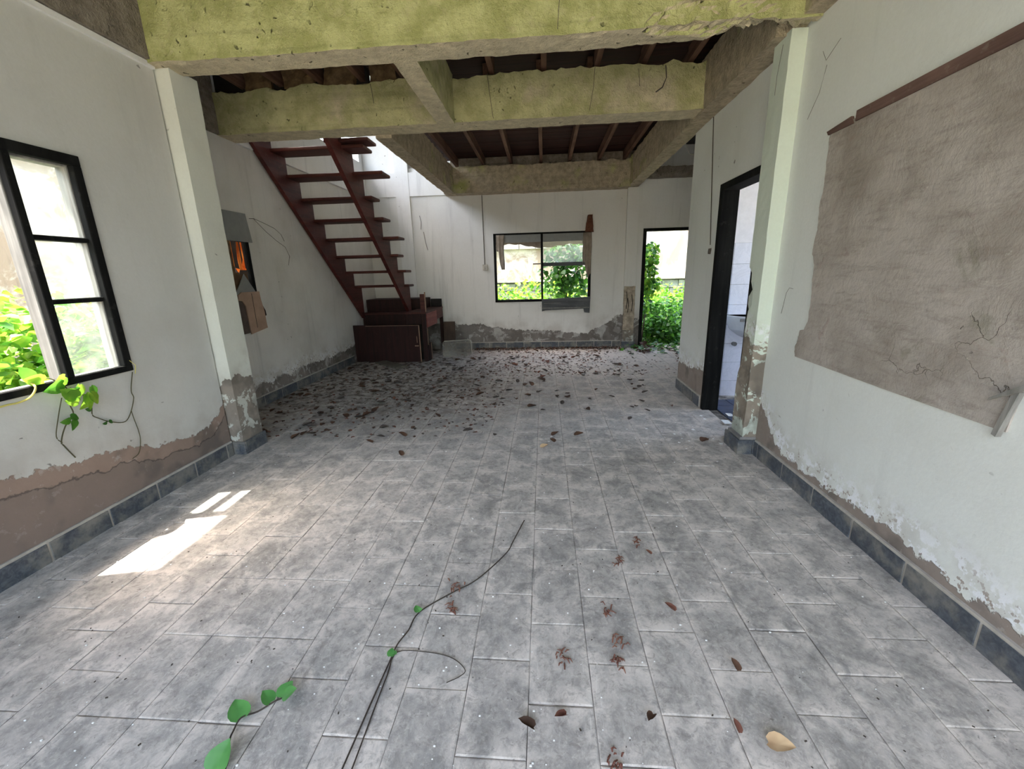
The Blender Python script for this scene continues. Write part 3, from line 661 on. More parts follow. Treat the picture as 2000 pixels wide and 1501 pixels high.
o = MB().prism([(3.5, 1.69), (4.105, 1.69), (4.105, 1.38), (4.27, 1.36), (4.285, 1.15), (3.5, 1.15)], 'x', LF - .04, LF - .036).build('brown_gap_sheet', plain('brown_gap_sheet', lin(110, 88, 66), var=.4, scale=9)); tag(o, 'brown sheet added behind the gap of the small stair window to keep daylight out', 'cloth')  # added sheet, keeps the opening dark behind the gap

# door_1: black bathroom door frame
d1 = empty('door_1', (RX, 3.61, 0)); d1['kind'] = 'structure'
y0, y1, _, zt = DOOR1
for nm, bx_ in (('jamb', (RX - .012, RX + .13, y1 - .055, y1, -.012, zt)), ('jamb', (RX - .004, RX + .13, y0, y0 + .055, -.012, zt)), ('head', (RX - .012, RX + .13, y0 + .055, y1 - .055, zt - .055, zt))):
    keep_world(box(nm, M['black'], *bx_, bevel=.003), d1)
# door_2: yard door frame in the back wall
d2 = empty('door_2', (2.06, BY, 0)); d2['kind'] = 'structure'
x0, x1, _, zt = DOOR2
for nm, bx_ in (('jamb', (x0, x0 + .055, BY - .012, BY + .1, -.012, zt)), ('jamb', (x1 - .05, x1, BY - .012, BY + .1, -.012, zt)), ('head', (x0 + .055, x1 - .05, BY - .012, BY + .1, zt - .045, zt))):
    keep_world(box(nm, M['black'], *bx_, bevel=.003), d2)

# ------------------------------------------------------------------ upper floor boards and joists
ceil = box('ceiling', M['roof'], -1.5, 1.6, 3.0, 7.5, 3.17, 3.2); ceil['kind'] = 'structure'
pm = {}
y = 2.99
rp = random.Random(5)
while y < 7.4:
    x0_ = -1.60 if y > 4.2 else -3.05
    wdt = .148
    key = x0_
    if key not in pm:
        o = MB().box(x0_, 1.52, 0, wdt, 0, .022).build('plank', M['plank'], ceil, bevel=.003); pm[key] = o.data
    else: o = link('plank', pm[key], None, ceil)
    o.location = (0, y, 3.105 + rp.uniform(-.003, .003)); o.rotation_euler = (rp.uniform(-.012, .012), 0, 0)
    y += .152
jm = MB().box(-.024, .024, 4.3, 7.4, 2.975, 3.10).build('joist', M['joist'], ceil, bevel=.003); jm.location.x = -1.38
for x in (-.945, -.505, -.03, .415, .875, 1.27):
    o = link('joist', jm.data, None, ceil); o.location.x = x
jm2 = MB().box(-.024, .024, 2.95, 4.25, 2.985, 3.10).build('joist', M['joist'], ceil, bevel=.003); jm2.location.x = -2.72
for x in (-2.36, -1.98, -1.60, -1.22, -.44, .012, .465, .86, 1.25):
    o = link('joist', jm2.data, None, ceil); o.location.x = x
# crumpled ceiling board remnants between the joists on the left
for k, (x, wd) in enumerate(((-2.54, .26), (-2.16, .28), (-1.79, .28), (-1.40, .22))):
    o = rough_box('ceiling_scrap', plain('damp_ceiling_board%d' % k, lin(108, 88, 62), var=.4, scale=14, bump=.01), (x - wd / 2, x + wd / 2, 4.17, 4.215, 2.93, 3.10), step=.035, amp=.022, seed=40 + k)
    tag(o, 'crumpled brown board scrap between joists above the second beam, ' + ('leftmost of four', 'second from left', 'third from left', 'rightmost of four')[k], 'board scrap')
# white cable in the corridor roof
o = MB().tube([(1.75, 6.2, 3.02), (2.2, 7.2, 2.97), (2.6, 7.4, 2.90)], .008, 6).build('roof_cable', M['wire']); tag(o, 'white cable slung under the dark roof above the yard door', 'cable')

# ------------------------------------------------------------------ staircase
st = empty('staircase', (-2.5, 5.6, 0)); tag(st, 'open red-brown wooden staircase with sawtooth stringers rising to the left', 'staircase')
Y0, DY, Z0, DZ = 4.86, .239, 2.63, .213
def stringer(x0, x1):
    pts = [(4.40, 2.60 - .893 * (4.40 - 4.592)), (6.775, 2.60 - .893 * (6.775 - 4.592)), (6.775, Z0 - 8 * DZ + .02)]
    for i in range(7, -1, -1):
        yn = Y0 + DY * (i + 1)
        pts += [(yn, Z0 - DZ * (i + 1)), (yn, Z0 - DZ * i)] if i < 7 else [(yn, Z0 - DZ * 8 + .02), (yn, Z0 - DZ * 7)]
    pts += [(Y0, Z0), (Y0, Z0 + DZ), (4.40, Z0 + DZ)]
    o = MB().prism(pts, 'x', x0, x1).build('stringer', M['red']); keep_world(o, st)
stringer(-2.975, -2.925); stringer(-2.185, -2.135)
ends = [-1.90, -1.80, -2.04, -2.01, -1.92, -2.03, -2.01, -2.06]
for i in range(8):
    yb = Y0 + DY * i; z = Z0 - DZ * i
    o = box('tread', M['redx'], -2.975, ends[i], yb - .03, yb + DY - .005, z, z + .035, bevel=.008); keep_world(o, st)
keep_world(box('tread', M['redx'], -2.3, -1.82, 4.78, 5.02, 2.68, 2.71, bevel=.004), st)
for o in st.children:
    if o.name.startswith('stringer'): o['label'] = 'sawtooth-cut red-brown side board'

# landing cabinet at the stair foot
lc = empty('stair_landing', (-2.4, 6.9, 0)); tag(lc, 'dark red-brown boxed stair landing with a cupboard door at the stair foot', 'stair landing')
def lp(name, mat, *b, bevel=.003, M_=None):
    o = box(name, M[mat], *b, bevel=bevel, M=M_); keep_world(o, lc); return o
lp('top_board', 'redx', -2.97, -2.12, 6.79, 7.48, .70, .73); lp('top_board', 'redx', -2.115, -1.79, 6.37, 7.48, .735, .765)
lp('front_rail', 'darkred', -2.97, -2.12, 6.80, 6.82, .0, .70); lp('front_rail', 'darkred', -2.115, -1.87, 6.385, 6.41, .575, .735)
lp('front_panel', 'darkred', -2.97, -2.76, 6.385, 6.41, 0, .575); lp('inner_panel', 'void', -2.115, -1.87, 6.50, 6.52, 0, .575)
lp('corner_post', 'darkred', -1.865, -1.805, 6.36, 6.42, 0, .735); lp('newel_stub', 'redx', -1.865, -1.795, 6.36, 6.41, .765, 1.03)
lp('newel_edge', 'paleedge', -1.795, -1.785, 6.36, 6.40, .765, 1.06)
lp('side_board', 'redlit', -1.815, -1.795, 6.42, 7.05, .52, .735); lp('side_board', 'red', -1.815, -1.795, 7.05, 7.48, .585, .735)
lp('side_post', 'darkred', -1.84, -1.795, 7.40, 7.48, 0, .6); lp('low_panel', 'darkred', -1.81, -1.795, 6.42, 6.56, 0, .27); lp('low_panel_edge', 'paleedge', -1.795, -1.788, 6.55, 6.565, 0, .27)
lp('post_edge', 'paleedge', -1.805, -1.797, 6.415, 6.425, .25, .52)
lp('step_box', 'darkred', -2.97, -2.0, 7.0, 7.47, .767, .93); lp('step_foot', 'darkred', -2.97, -2.12, 7.0, 7.47, .73, .767); lp('back_board', 'void', -1.99, -1.80, 7.45, 7.48, .765, .90)
dr = lp('cupboard_door', 'darkred', -2.75, -1.915, 6.335, 6.36, .0, .565)
for nm, bb, mt in (('edge_strip', (-1.915, -1.905, 6.333, 6.362, 0, .567), 'paleedge'), ('edge_strip', (-2.75, -1.915, 6.334, 6.361, .565, .569), 'paleedge'), ('latch', (-1.99, -1.93, 6.328, 6.335, .245, .26), 'paleedge'), ('scratch', (-1.955, -1.948, 6.332, 6.335, .30, .40), 'paleedge')):
    k_ = box(nm, M[mt], *bb); k_.parent = dr; k_.matrix_parent_inverse = dr.matrix_world.inverted()
    k_.matrix_parent_inverse = Matrix.Translation(-lc.location).inverted() if False else (lc.matrix_basis @ dr.matrix_parent_inverse @ dr.matrix_basis).inverted()
T = Matrix.Translation((-1.685, 7.40, 0)) @ Euler((-.14, 0, 0)).to_matrix().to_4x4()
o = box('plywood_offcut', M['void'], -.105, .10, -.008, .008, .0, .50, M=T); o.data.materials[0] = wood_mat('dark_plywood', lin(70, 56, 50), lin(88, 72, 62), 'z'); tag(o, 'dark plywood offcut leaning on the back wall right of the landing', 'plywood')
# clear rounded panel
pts = []
for cx, cz, a0 in ((.19, .05, -90), (.19, .21, 0), (-.19, .21, 90), (-.19, .05, 180)):
    for k in range(6):
        t = math.radians(a0 + k * 18); pts.append((cx + .05 * math.cos(t), cz + .05 * math.sin(t)))
T = Matrix.Translation((-1.42, 6.76, 0)) @ Euler((-.2, 0, .35)).to_matrix().to_4x4()
m = MB(); m.prism(pts, 'y', -.004, .004); m.v = [tuple(T @ Vector(v)) for v in m.v]
o = m.build('clear_panel', M['clear']); tag(o, 'clear plastic panel with rounded corners leaning beside the landing', 'panel')
m = MB(); m.tube([tuple(T @ Vector((u, 0, z))) for u, z in pts[4:14]], .006, 6); m.build('rim', M['switch'], o)
T = Matrix.Translation((-2.33, 6.10, .006)) @ Euler((.02, 0, -.72)).to_matrix().to_4x4()
o = box('floor_plank', M['greyboard'], -.30, .34, -.09, .09, 0, .022, M=T, bevel=.003); o.data.materials[0] = plain('dusty_plank', lin(104, 98, 88), var=.3); tag(o, 'dusty plank lying on the floor in front of the landing', 'plank')

# ------------------------------------------------------------------ cement patch and its batten
rr = random.Random(11); L_ = []
for z, y in ((.775, 2.60), (.83, 2.615), (.88, 2.595), (.93, 2.595), (.945, 2.545), (.99, 2.53), (1.1, 2.53), (1.2, 2.54), (1.3, 2.545), (1.36, 2.575), (1.45, 2.575), (1.5, 2.565), (1.6, 2.575), (1.75, 2.565), (1.9, 2.578), (1.975, 2.578)):
    L_.append((y, z))
fine = []
for (ya, za), (yb, zb) in zip(L_, L_[1:]):
    for k in range(4): t = k / 4; fine.append((ya + (yb - ya) * t + rr.uniform(-.005, .005), za + (zb - za) * t))
fine.append(L_[-1])
outl = fine + [(1.375, 1.985), (1.385, 1.5), (1.372, 1.1), (1.40, .758), (1.9, .762)]
cp = MB().prism(outl, 'x', RX - .007, RX - .0002).build('cement_patch', M['patch'])
tag(cp, 'large bare grey-brown cement rectangle on the right wall with ragged left edge', 'cement patch')
m = MB(); m.prism([(2.585, 1.955), (2.60, 1.975), (2.42, 1.992), (2.40, 1.955)], 'x', RX - .013, RX); o = m.build('wall_batten', M['brownbatten']); tag(o, 'short brown batten piece at the top left corner of the cement patch', 'batten')
m = MB(); m.prism([(2.385, 1.960), (2.385, 2.005), (1.36, 2.015), (1.36, 1.965)], 'x', RX - .014, RX); o = m.build('wall_batten', M['brownbatten']); tag(o, 'long brown wooden batten along the top of the cement patch', 'batten')
o = MB().prism([(1.405, .74), (1.42, .745), (1.39, .90), (1.372, .90)], 'x', RX - .03, RX - .012).build('splinter', M['paleedge']); o.data.materials[0] = M['greywood']; tag(o, 'upright broken wood splinter at the bottom right of the cement patch', 'splinter')
o = MB().prism([(1.445, .855), (1.44, .865), (1.33, .95), (1.32, .93)], 'x', RX - .045, RX - .031).build('splinter', M['greywood']); tag(o, 'slanting pale wood splinter above the upright one by the cement patch', 'splinter')

# ------------------------------------------------------------------ bathroom
wba = wall('wall_bathroom', M['bathtile'], 'y', 4.42, 4.75, RX + .12, 3.2, -.1, 3.0)
wba.data.materials[0] = plain('bathroom_paint', lin(222, 220, 228), var=.05)
bt = MB().box(-.1235, .1235, -.008, 0, -.0965, .0965).build('tile', M['bathtile'], wba, bevel=.002)
first = True
for r_ in range(8):
    for c_ in range(6):
        x = 1.963 - .25 + .125 + .25 * (c_ - 1) + .125; z = -.035 + .195 * r_ + .0975
        if x < 1.6: continue
        o = bt if first else link('tile', bt.data, None, wba); first = False
        o.location = (x, 4.42, z)
box('grout_bed', M['mortar'], RX + .13, 3.2, 4.416, 4.421, -.05, 1.525, parent=wba)
wall('wall_bathroom_right', M['upper'], 'x', 3.2, 3.3, 2.95, 4.75, -.1, 3.0, [(3.15, 4.35, .9, 2.6)])
box('ceiling_bath', M['upper'], RX + .12, 3.35, 2.95, 4.76, 3.0, 3.06)['kind'] = 'structure'
wall('wall_bathroom_side', M['upper'], 'y', 2.95, 3.05, RX + .12, 3.2, -.1, 3.0)
bf = box('floor_bathroom', M['grout'], RX + .125, 3.2, 3.05, 4.42, -.005, -.002); bf['kind'] = 'structure'
ft = MB().box(-.098, .098, -.098, .098, -.01, 0).build('tile', M['bathfloor'], bf, bevel=.002); first = True
for i in range(7):
    for j in range(6):
        o = ft if first else link('tile', ft.data, None, bf); first = False
        o.location = (RX + .225 + .2 * i, 3.15 + .2 * j, .006)
# wash basin
m = MB(); rings = []
n = 20
prof = [(0.02, .60), (.10, .64), (.17, .70), (.205, .79), (.215, .835), (.205, .842), (.185, .835), (.16, .78), (.08, .73), (0.01, .725)]
V = []; F = []
for r_, z in prof:
    for k in range(n):
        t = math.pi * k / (n - 1); V.append((2.06 + r_ * 1.15 * math.cos(t), 4.412 - r_ * 1.35 * math.sin(t), z))
for i in range(len(prof) - 1):
    for k in range(n - 1): F.append((i * n + k, i * n + k + 1, (i + 1) * n + k + 1, (i + 1) * n + k))
for i in range(len(prof) - 1): F.append((i * n, (i + 1) * n, (i + 1) * n + n - 1, i * n + n - 1))
ba = m.add(V, F).build('wash_basin', M['ceramic']); tag(ba, 'chalky white wash basin on the tiled bathroom wall', 'basin')
box('rim_scale', M['mortar'], 1.83, 2.05, 4.10, 4.115, .805, .83, parent=ba)
o = MB().tube([(1.92, 4.412, .55), (1.92, 4.37, .55)], [.02, .022], 10).build('pipe_stub', M['metal']); tag(o, 'short metal water pipe stub below the basin', 'pipe')
o = MB().tube([(2.10, 4.412, .53), (2.10, 4.395, .53), (2.10, 4.385, .53)], [.034, .034, .02], 14).build('drain_cap', M['ceramic']); tag(o, 'round drain outlet in the tiles right of the pipe stub', 'drain')

# ------------------------------------------------------------------ small fixtures on the walls
sw = empty('light_switch', (-1.01, BY, 1.36)); tag(sw, 'small old light switch on the back wall left of the window', 'switch')
for nm, bb in (('plate', (-1.05, -.965, BY - .022, BY, 1.355, 1.455)), ('rocker', (-1.03, -1.008, BY - .028, BY - .022, 1.385, 1.425)), ('rocker', (-1.003, -.981, BY - .028, BY - .022, 1.385, 1.425))):
    keep_world(box(nm, M['switch'], *bb, bevel=.003), sw)
o = MB().tube([(-1.013, BY - .006, 2.56), (-1.014, BY - .005, 2.0), (-1.011, BY - .006, 1.455)], .006, 6).build('switch_cable', M['strand']); tag(o, 'thin dark cable dropping from the beam to the light switch', 'cable')
o = MB().tube([(RX - .006, 4.30, 2.58), (RX - .005, 4.20, 2.0), (RX - .006, 4.11, 1.50)], .004, 5).build('dusty_string', M['strand']); tag(o, 'thin dusty cord hanging on the wall left of the bathroom door', 'cord')
rough_box('knot', M['strand'], (RX - .02, RX - .001, 4.09, 4.12, 1.42, 1.47), step=.012, amp=.01, seed=50, parent=o)
def strands(label, lines, r=.001):
    m = MB()
    for l in lines: m.tube(l, r, 4)
    o = m.build('cobweb_strand', M['strand']); tag(o, label, 'cobweb')
strands('dusty cobweb threads on the right wall above the cement patch', [[(RX - .004, 2.753, 2.404), (RX - .006, 2.71, 2.345), (RX - .004, 2.611, 2.40)], [(RX - .004, 2.70, 2.32), (RX - .008, 2.727, 2.20), (RX - .004, 2.80, 2.12), (RX - .004, 2.815, 2.10)]])
strands('curled dark thread on the right wall beside the pillar', [[(RX - .004, 2.72, 1.165), (RX - .01, 2.75, 1.17), (RX - .01, 2.777, 1.14), (RX - .006, 2.80, 1.06), (RX - .004, 2.815, 1.01)]])
strands('dusty thread hanging near the top of the right pillar', [[(1.405, 3.0, 2.55), (1.40, 3.02, 2.40), (1.404, 3.03, 2.30)]])
strands('wispy dry tendrils on the stair wall right of the small window', [[(-2.985, 4.375, 1.906), (-2.985, 4.449, 1.914), (-2.985, 4.617, 1.884), (-2.985, 4.779, 1.849), (-2.99, 4.893, 1.796), (-2.99, 4.94, 1.724)], [(-2.99, 4.45, 1.914), (-2.985, 4.62, 1.80), (-2.985, 4.78, 1.72), (-2.985, 4.93, 1.66), (-2.99, 5.0, 1.56), (-2.99, 4.95, 1.46)]], .0022)
strands('pair of dark scratches on the back wall right of the stairs', [[(-2.09, BY - .004, 2.28), (-2.07, BY - .006, 2.18), (-2.085, BY - .004, 2.06)], [(-2.04, BY - .004, 2.02), (-2.02, BY - .004, 1.85), (-1.99, BY - .004, 1.72)]], .004)
strands('dark cobweb hanging on the near beam by the left pillar', [[(-1.9, 2.785, 2.98), (-1.86, 2.78, 2.90), (-1.88, 2.78, 2.86)], [(-1.86, 2.782, 2.92), (-1.75, 2.78, 2.87), (-1.70, 2.785, 2.90)]], .004)
strands('dark thread hanging from the right end of the second beam', [[(1.02, 4.135, 2.93), (1.03, 4.13, 2.84), (1.0, 4.13, 2.77), (.95, 4.135, 2.74)]], .005)

strands('thin dark wire hanging down the front of the near beam', [[(.115, 2.775, 2.98), (.10, 2.77, 2.8), (.085, 2.775, 2.60)]], .0022)
strands('thin dark crack line down the second beam right of the short beam', [[(-.47, 4.135, 2.95), (-.455, 4.132, 2.8), (-.43, 4.134, 2.61)]], .0026)
strands('thin dark crack line down the middle of the second beam', [[(.44, 4.135, 2.95), (.43, 4.132, 2.8), (.40, 4.134, 2.63)]], .0026)
strands('short dark crack on the second beam left of the short beam', [[(-1.50, 4.135, 2.93), (-1.49, 4.132, 2.86), (-1.485, 4.134, 2.78)]], .0026)
strands('short dark crack near the right end of the second beam', [[(.80, 4.135, 2.92), (.81, 4.132, 2.84), (.815, 4.134, 2.79)]], .0022)

# ------------------------------------------------------------------ leaves
def leaf_shape(s=1., fold=.12, curl=.1, w_=.42):
    half = [(0, .04), (.45, -.04), (.85, .10), (1., .32), (.9, .55), (.62, .78), (.25, .95), (0, 1.06)]
    rim = [(x * w_, y) for x, y in half] + [(-x * w_, y) for x, y in half[-2:0:-1]]
    v = [(x, y, fold * abs(x) / w_ - curl * max(0, y - .3) ** 2 + .03 * math.sin(9 * y + x * 6)) for x, y in rim] + [(0, .4, 0)]
    n_ = len(rim)
    return [tuple(c * s for c in p) for p in v], [(i, (i + 1) % n_, n_) for i in range(n_)]
LV = np.array([(0, 0, 0), (-.40, .35, .08), (-.30, .72, .04), (0, 1, -.12), (.30, .72, .04), (.40, .35, .08)]); 
LFc = np.array([(0, 3, 2), (0, 2, 1), (0, 5, 4), (0, 4, 3)])
def foliage(name, mats, pts, size, seed, parent=None, face=(0, 0, 1), spread=1.0, droop=0.):
    """many leaves as one mesh; pts (n,3)"""
    rg = np.random.default_rng(seed); n = len(pts)
    up = np.array(face) + rg.normal(0, spread * .6, (n, 3)); up /= np.linalg.norm(up, axis=1)[:, None]
    d = rg.normal(0, 1, (n, 3)); d[:, 2] -= droop; d -= (d * up).sum(1)[:, None] * up; d /= np.linalg.norm(d, axis=1)[:, None] + 1e-9
    r = np.cross(d, up); s = size * rg.uniform(.55, 1.25, n)
    V = pts[:, None, :] + s[:, None, None] * (LV[None, :, 0:1] * r[:, None] + LV[None, :, 1:2] * d[:, None] + LV[None, :, 2:3] * up[:, None])
    V = V.reshape(-1, 3); F = (LFc[None] + (np.arange(n) * len(LV))[:, None, None]).reshape(-1, 3)
    me = bpy.data.meshes.new(name); me.vertices.add(len(V)); me.vertices.foreach_set('co', V.ravel())
    me.loops.add(F.size); me.loops.foreach_set('vertex_index', F.ravel().astype(np.int32))
    me.polygons.add(len(F)); me.polygons.foreach_set('loop_start', np.arange(0, F.size, 3, dtype=np.int32))
    for mt in mats: me.materials.append(M[mt])
    me.polygons.foreach_set('material_index', np.repeat(rg.integers(0, len(mats), n), len(LFc)).astype(np.int32))
    me.update(calc_edges=True); me.validate()
    o = link(name, me, None, parent); o['kind'] = 'stuff'; return o
RG = np.random.default_rng(12)
def blob(c, r, n):
    p = RG.normal(0, 1, (n, 3)); p /= np.linalg.norm(p, axis=1)[:, None]
    p *= (RG.uniform(.25, 1, n) ** .5)[:, None]; return np.array(c) + p * np.array(r)

# ------------------------------------------------------------------ garden
gr = box('ground', M['grass'], -30, 30, -30, 30, -.42, -.16); gr['kind'] = 'structure'
o = wall('wall_yard', M['yard'], 'y', 11.05, 11.25, -9, 9, -.2, 3.0)
ledge = box('ledge', M['block'], -9, 9, 10.86, 11.06, 1.07, 1.11, parent=o)
bm_ = MB().box(-.193, .193, 0, .12, -.093, .093).build('block', M['block'], o, bevel=.006); first = True
for r_ in range(6):
    for c_ in range(-10, 14):
        k_ = bm_ if first else link('block', bm_.data, None, o); first = False
        k_.location = (c_ * .4 + .2 * (r_ % 2) + .1, 10.93 + RG.uniform(-.006, .006), -.05 + .2 * r_)
for c_ in range(-6, 6):
    k_ = link('block', bm_.data, None, o); k_.location = (c_ * .4, 10.94, 1.96)
o = wall('wall_garden_left', M['yard'], 'x', -6.4, -6.2, -6, 11.05, -.2, 3.2)

def bush(name, label, cat, blobs, mats, size, seed, stems=(), face=(0, 0, 1), spread=1., base=None):
    e = empty(name, base or (0, 0, 0)); tag(e, label, cat)
    pts = np.concatenate([blob(*b) for b in blobs])
    f = foliage('foliage', mats, pts, size, seed, None, face, spread); keep_world(f, e)
    for s_ in stems: keep_world(MB().tube(s_, [.014, .010, .006][:len(s_)] if len(s_) <= 3 else .008, 6).build('stem', M['stemdry']), e)
    return e
bush('garden_hedge', 'sunlit leafy hedge outside the left window', 'hedge', [((-4.0, 2.0 + .55 * i, .45 + .12 * (i % 3)), (.55, .45, .62 + .1 * (i % 2)), 900) for i in range(8)] + [((-3.72, 2.4 + .6 * i, .30), (.5, .5, .55), 500) for i in range(6)], ['leaf', 'leafbright', 'leafbright'], .10, 1, [[(-3.9, 2.5, -.16), (-3.9, 2.5, .6)], [(-3.8, 4, -.16), (-3.9, 4.1, .6)]], base=(-3.9, 3.5, -.16))
bush('window_shrub', 'dark leafy shrub growing up outside the right half of the back window', 'shrub', [((.42, 8.35, 1.62), (.40, .28, .30), 170), ((.5, 8.3, 1.30), (.40, .25, .26), 200), ((.3, 8.4, 1.1), (.36, .25, .3), 120), ((.55, 8.35, 1.02), (.3, .25, .3), 110), ((.15, 8.4, 1.4), (.22, .2, .35), 50)], ['leaf', 'leafdark', 'leafdark'], .115, 2,
     [[(.42, 8.4, -.16), (.44, 8.38, .9), (.48, 8.35, 1.7)], [(.43, 8.4, .75), (.3, 8.4, 1.2), (.2, 8.4, 1.6)], [(.44, 8.38, .9), (.62, 8.3, 1.25), (.7, 8.3, 1.5)], [(-.2, 8.35, 1.46), (.3, 8.35, 1.46), (.9, 8.3, 1.50)]], spread=1.4, base=(.42, 8.4, -.16))
bush('door_creeper', 'creeper climbing the left side of the yard doorway', 'creeper', [((1.86, 7.86, 1.52), (.15, .14, .24), 160), ((1.80, 7.80, 1.25), (.16, .12, .26), 200), ((1.88, 7.85, 1.02), (.15, .14, .18), 110), ((1.76, 7.76, .75), (.11, .1, .3), 100)], ['leaf', 'leafdark', 'leafbright'], .085, 3,
     [[(1.73, 7.72, -.1), (1.75, 7.75, .6), (1.78, 7.8, 1.4)], [(1.75, 7.74, .0), (1.83, 7.82, .7), (1.9, 7.86, 1.5)]], face=(0, -1, .4), base=(1.73, 7.72, -.16))
bush('door_undergrowth', 'dense green undergrowth filling the bottom of the yard doorway', 'undergrowth', [((2.1, 7.95, .12), (.5, .28, .38), 750), ((2.3, 8.3, .30), (.6, .35, .42), 800), ((2.6, 8.9, .30), (.9, .5, .45), 900), ((1.9, 8.6, .35), (.4, .4, .45), 500)], ['leaf', 'leafdark', 'leafdark'], .095, 4, base=(2.2, 8.1, -.16))
bush('yard_weeds', 'bright green weeds growing along the yard wall behind the house', 'weeds', [((-2.8 + .62 * i, 10.1 + .2 * (i % 2), .30 + .06 * (i % 3)), (.5, .55, .80), 650) for i in range(13)], ['leafbright', 'leaf', 'leafbright'], .10, 5, base=(0, 10.2, -.16))

# leaf shapes for single leaves
def leafmesh(name, mat, **k):
    v, f = leaf_shape(**k); me = bpy.data.meshes.new(name); me.from_pydata(v, [], f); me.materials.append(M[mat]); me.update()
    me.polygons.foreach_set('use_smooth', [True] * len(me.polygons)); return me
def put_leaf(me, loc, s, rot, parent=None, name='leaf'):
    o = link(name, me, None, parent); o.location = loc; o.scale = (s, s, s); o.rotation_euler = rot; return o
LG = leafmesh('leaf', 'leaf', fold=.10, curl=.15); LB = leafmesh('leaf', 'leafbright', fold=.1, curl=.1); LFL = leafmesh('leaf', 'leaffloor', fold=.15, curl=-.05, w_=.5); LD = leafmesh('leaf', 'leafdark', fold=.12, curl=.1)

def spline(pts, n=5):
    P = [Vector(p) for p in pts]; out = []
    for i in range(len(P) - 1):
        p0, p1, p2, p3 = P[max(i - 1, 0)], P[i], P[i + 1], P[min(i + 2, len(P) - 1)]
        for k in range(n):
            t = k / n
            out.append(.5 * ((2 * p1) + (p2 - p0) * t + (2 * p0 - 5 * p1 + 4 * p2 - p3) * t * t + (3 * p1 - p0 - 3 * p2 + p3) * t ** 3))
    out.append(P[-1]); return out
# vine over the left window sill
vn = empty('window_vine', (LX, 1.85, .84)); tag(vn, 'green vine trailing over the left window sill and down the wall', 'vine')
for pts, r in (([(-2.50, 1.80, .88), (-2.40, 1.82, .865), (-2.37, 1.86, .80), (-2.375, 1.855, .72), (-2.38, 1.86, .667), (-2.385, 1.815, .62), (-2.39, 1.783, .552), (-2.39, 1.79, .52), (-2.397, 1.825, .446)], .003),
               ([(-2.39, 1.84, .76), (-2.385, 1.80, .68), (-2.385, 1.765, .585), (-2.39, 1.785, .545)], .0022),
               ([(-2.38, 1.88, .80), (-2.385, 1.953, .721), (-2.385, 1.957, .674), (-2.39, 1.954, .63), (-2.395, 1.984, .601), (-2.395, 2.025, .57), (-2.395, 2.087, .54), (-2.395, 2.126, .541), (-2.395, 2.163, .583), (-2.395, 2.197, .652), (-2.395, 2.194, .698), (-2.398, 2.233, .80)], .0026),
               ([(-2.395, 2.165, .582), (-2.395, 2.167, .541), (-2.395, 2.175, .457), (-2.395, 2.171, .396), (-2.397, 2.145, .329), (-2.40, 2.104, .311)], .0022)):
    keep_world(MB().tube(spline(pts), r, 5).build('stem', M['stem']), vn)
for (y, z, s, ry, me, x) in ((1.86, .865, .075, 2.6, LB, -2.36), (1.835, .835, .085, 2.9, LG, -2.35), (1.895, .815, .07, 1.9, LB, -2.34), (1.95, .79, .065, 1.4, LG, -2.35), (1.90, .765, .085, 1.5, LB, -2.33), (1.86, .755, .08, 3.9, LB, -2.33), (1.93, .76, .07, 1.2, LB, -2.34), (1.80, .86, .08, 3.4, LB, -2.40), (1.77, .875, .07, 4.2, LG, -2.42), (1.88, .79, .06, 3.0, LG, -2.33), (1.915, .735, .065, 2.4, LB, -2.34), (1.87, .73, .06, 3.5, LB, -2.34),
                            (1.835, .665, .045, .6, LG, -2.37), (1.845, .645, .055, 1.9, LG, -2.365), (1.835, .645, .045, 3.2, LG, -2.37), (1.955, .70, .028, 2.5, LD, -2.375), (1.945, .665, .03, 3.5, LD, -2.375), (2.02, .575, .026, .8, LD, -2.385), (2.01, .568, .024, 3.2, LD, -2.385)):
    o = link('leaf', me, None); o.location = (x, y, z); o.scale = (s, s, s)
    o.matrix_basis = Matrix.Translation((x, y, z)) @ Matrix.Rotation(-ry, 4, 'X') @ Matrix.Rotation(math.radians(75), 4, 'Y') @ Matrix.Rotation(math.radians(0), 4, 'Z') @ Matrix.Scale(s, 4)
    keep_world(o, vn)
ys = MB().tube(spline([(-2.48, 1.77, .87), (-2.385, 1.742, .853), (-2.37, 1.729, .828), (-2.375, 1.702, .80), (-2.38, 1.658, .79), (-2.38, 1.616, .792), (-2.38, 1.52, .785), (-2.385, 1.42, .77)]), .0045, 6).build('pale_stem', M['stemyellow'])
tag(ys, 'pale yellow stem drooping over the left window sill', 'stem')
m = MB(); m.tube([(-2.39, 2.225, .87), (-2.37, 2.235, .84), (-2.385, 2.235, .79)], .0018, 4)
o = m.build('dry_tendril', M['stemyellow']); tag(o, 'thin pale dry tendril at the right corner of the left window', 'tendril')

# vines on the floor
f1 = empty('floor_vine', (-.5, 1.2, 0)); tag(f1, 'long thin dark vine stem lying across the floor tiles with tiny green leaves', 'vine')
l1 = [(-.57, .55), (-.557, .817), (-.551, .988), (-.544, 1.133), (-.54, 1.208), (-.519, 1.273), (-.502, 1.363), (-.392, 1.474), (-.323, 1.531), (-.266, 1.605), (-.185, 1.745), (-.161, 1.833), (-.113, 2.021)]
keep_world(MB().tube(spline([(x, y, .004) for x, y in l1]), .0026, 5).build('stem', M['stemdry']), f1)
l2 = [(-.53, .55), (-.531, .818), (-.534, .996), (-.534, 1.087), (-.53, 1.178), (-.412, 1.182), (-.327, 1.163), (-.276, 1.123), (-.285, 1.099), (-.328, 1.072)]
keep_world(MB().tube(spline([(x, y, .003) for x, y in l2]), [.0022] * 21 + [.0014] * 25, 5).build('side_shoot', M['stemdry']), f1)
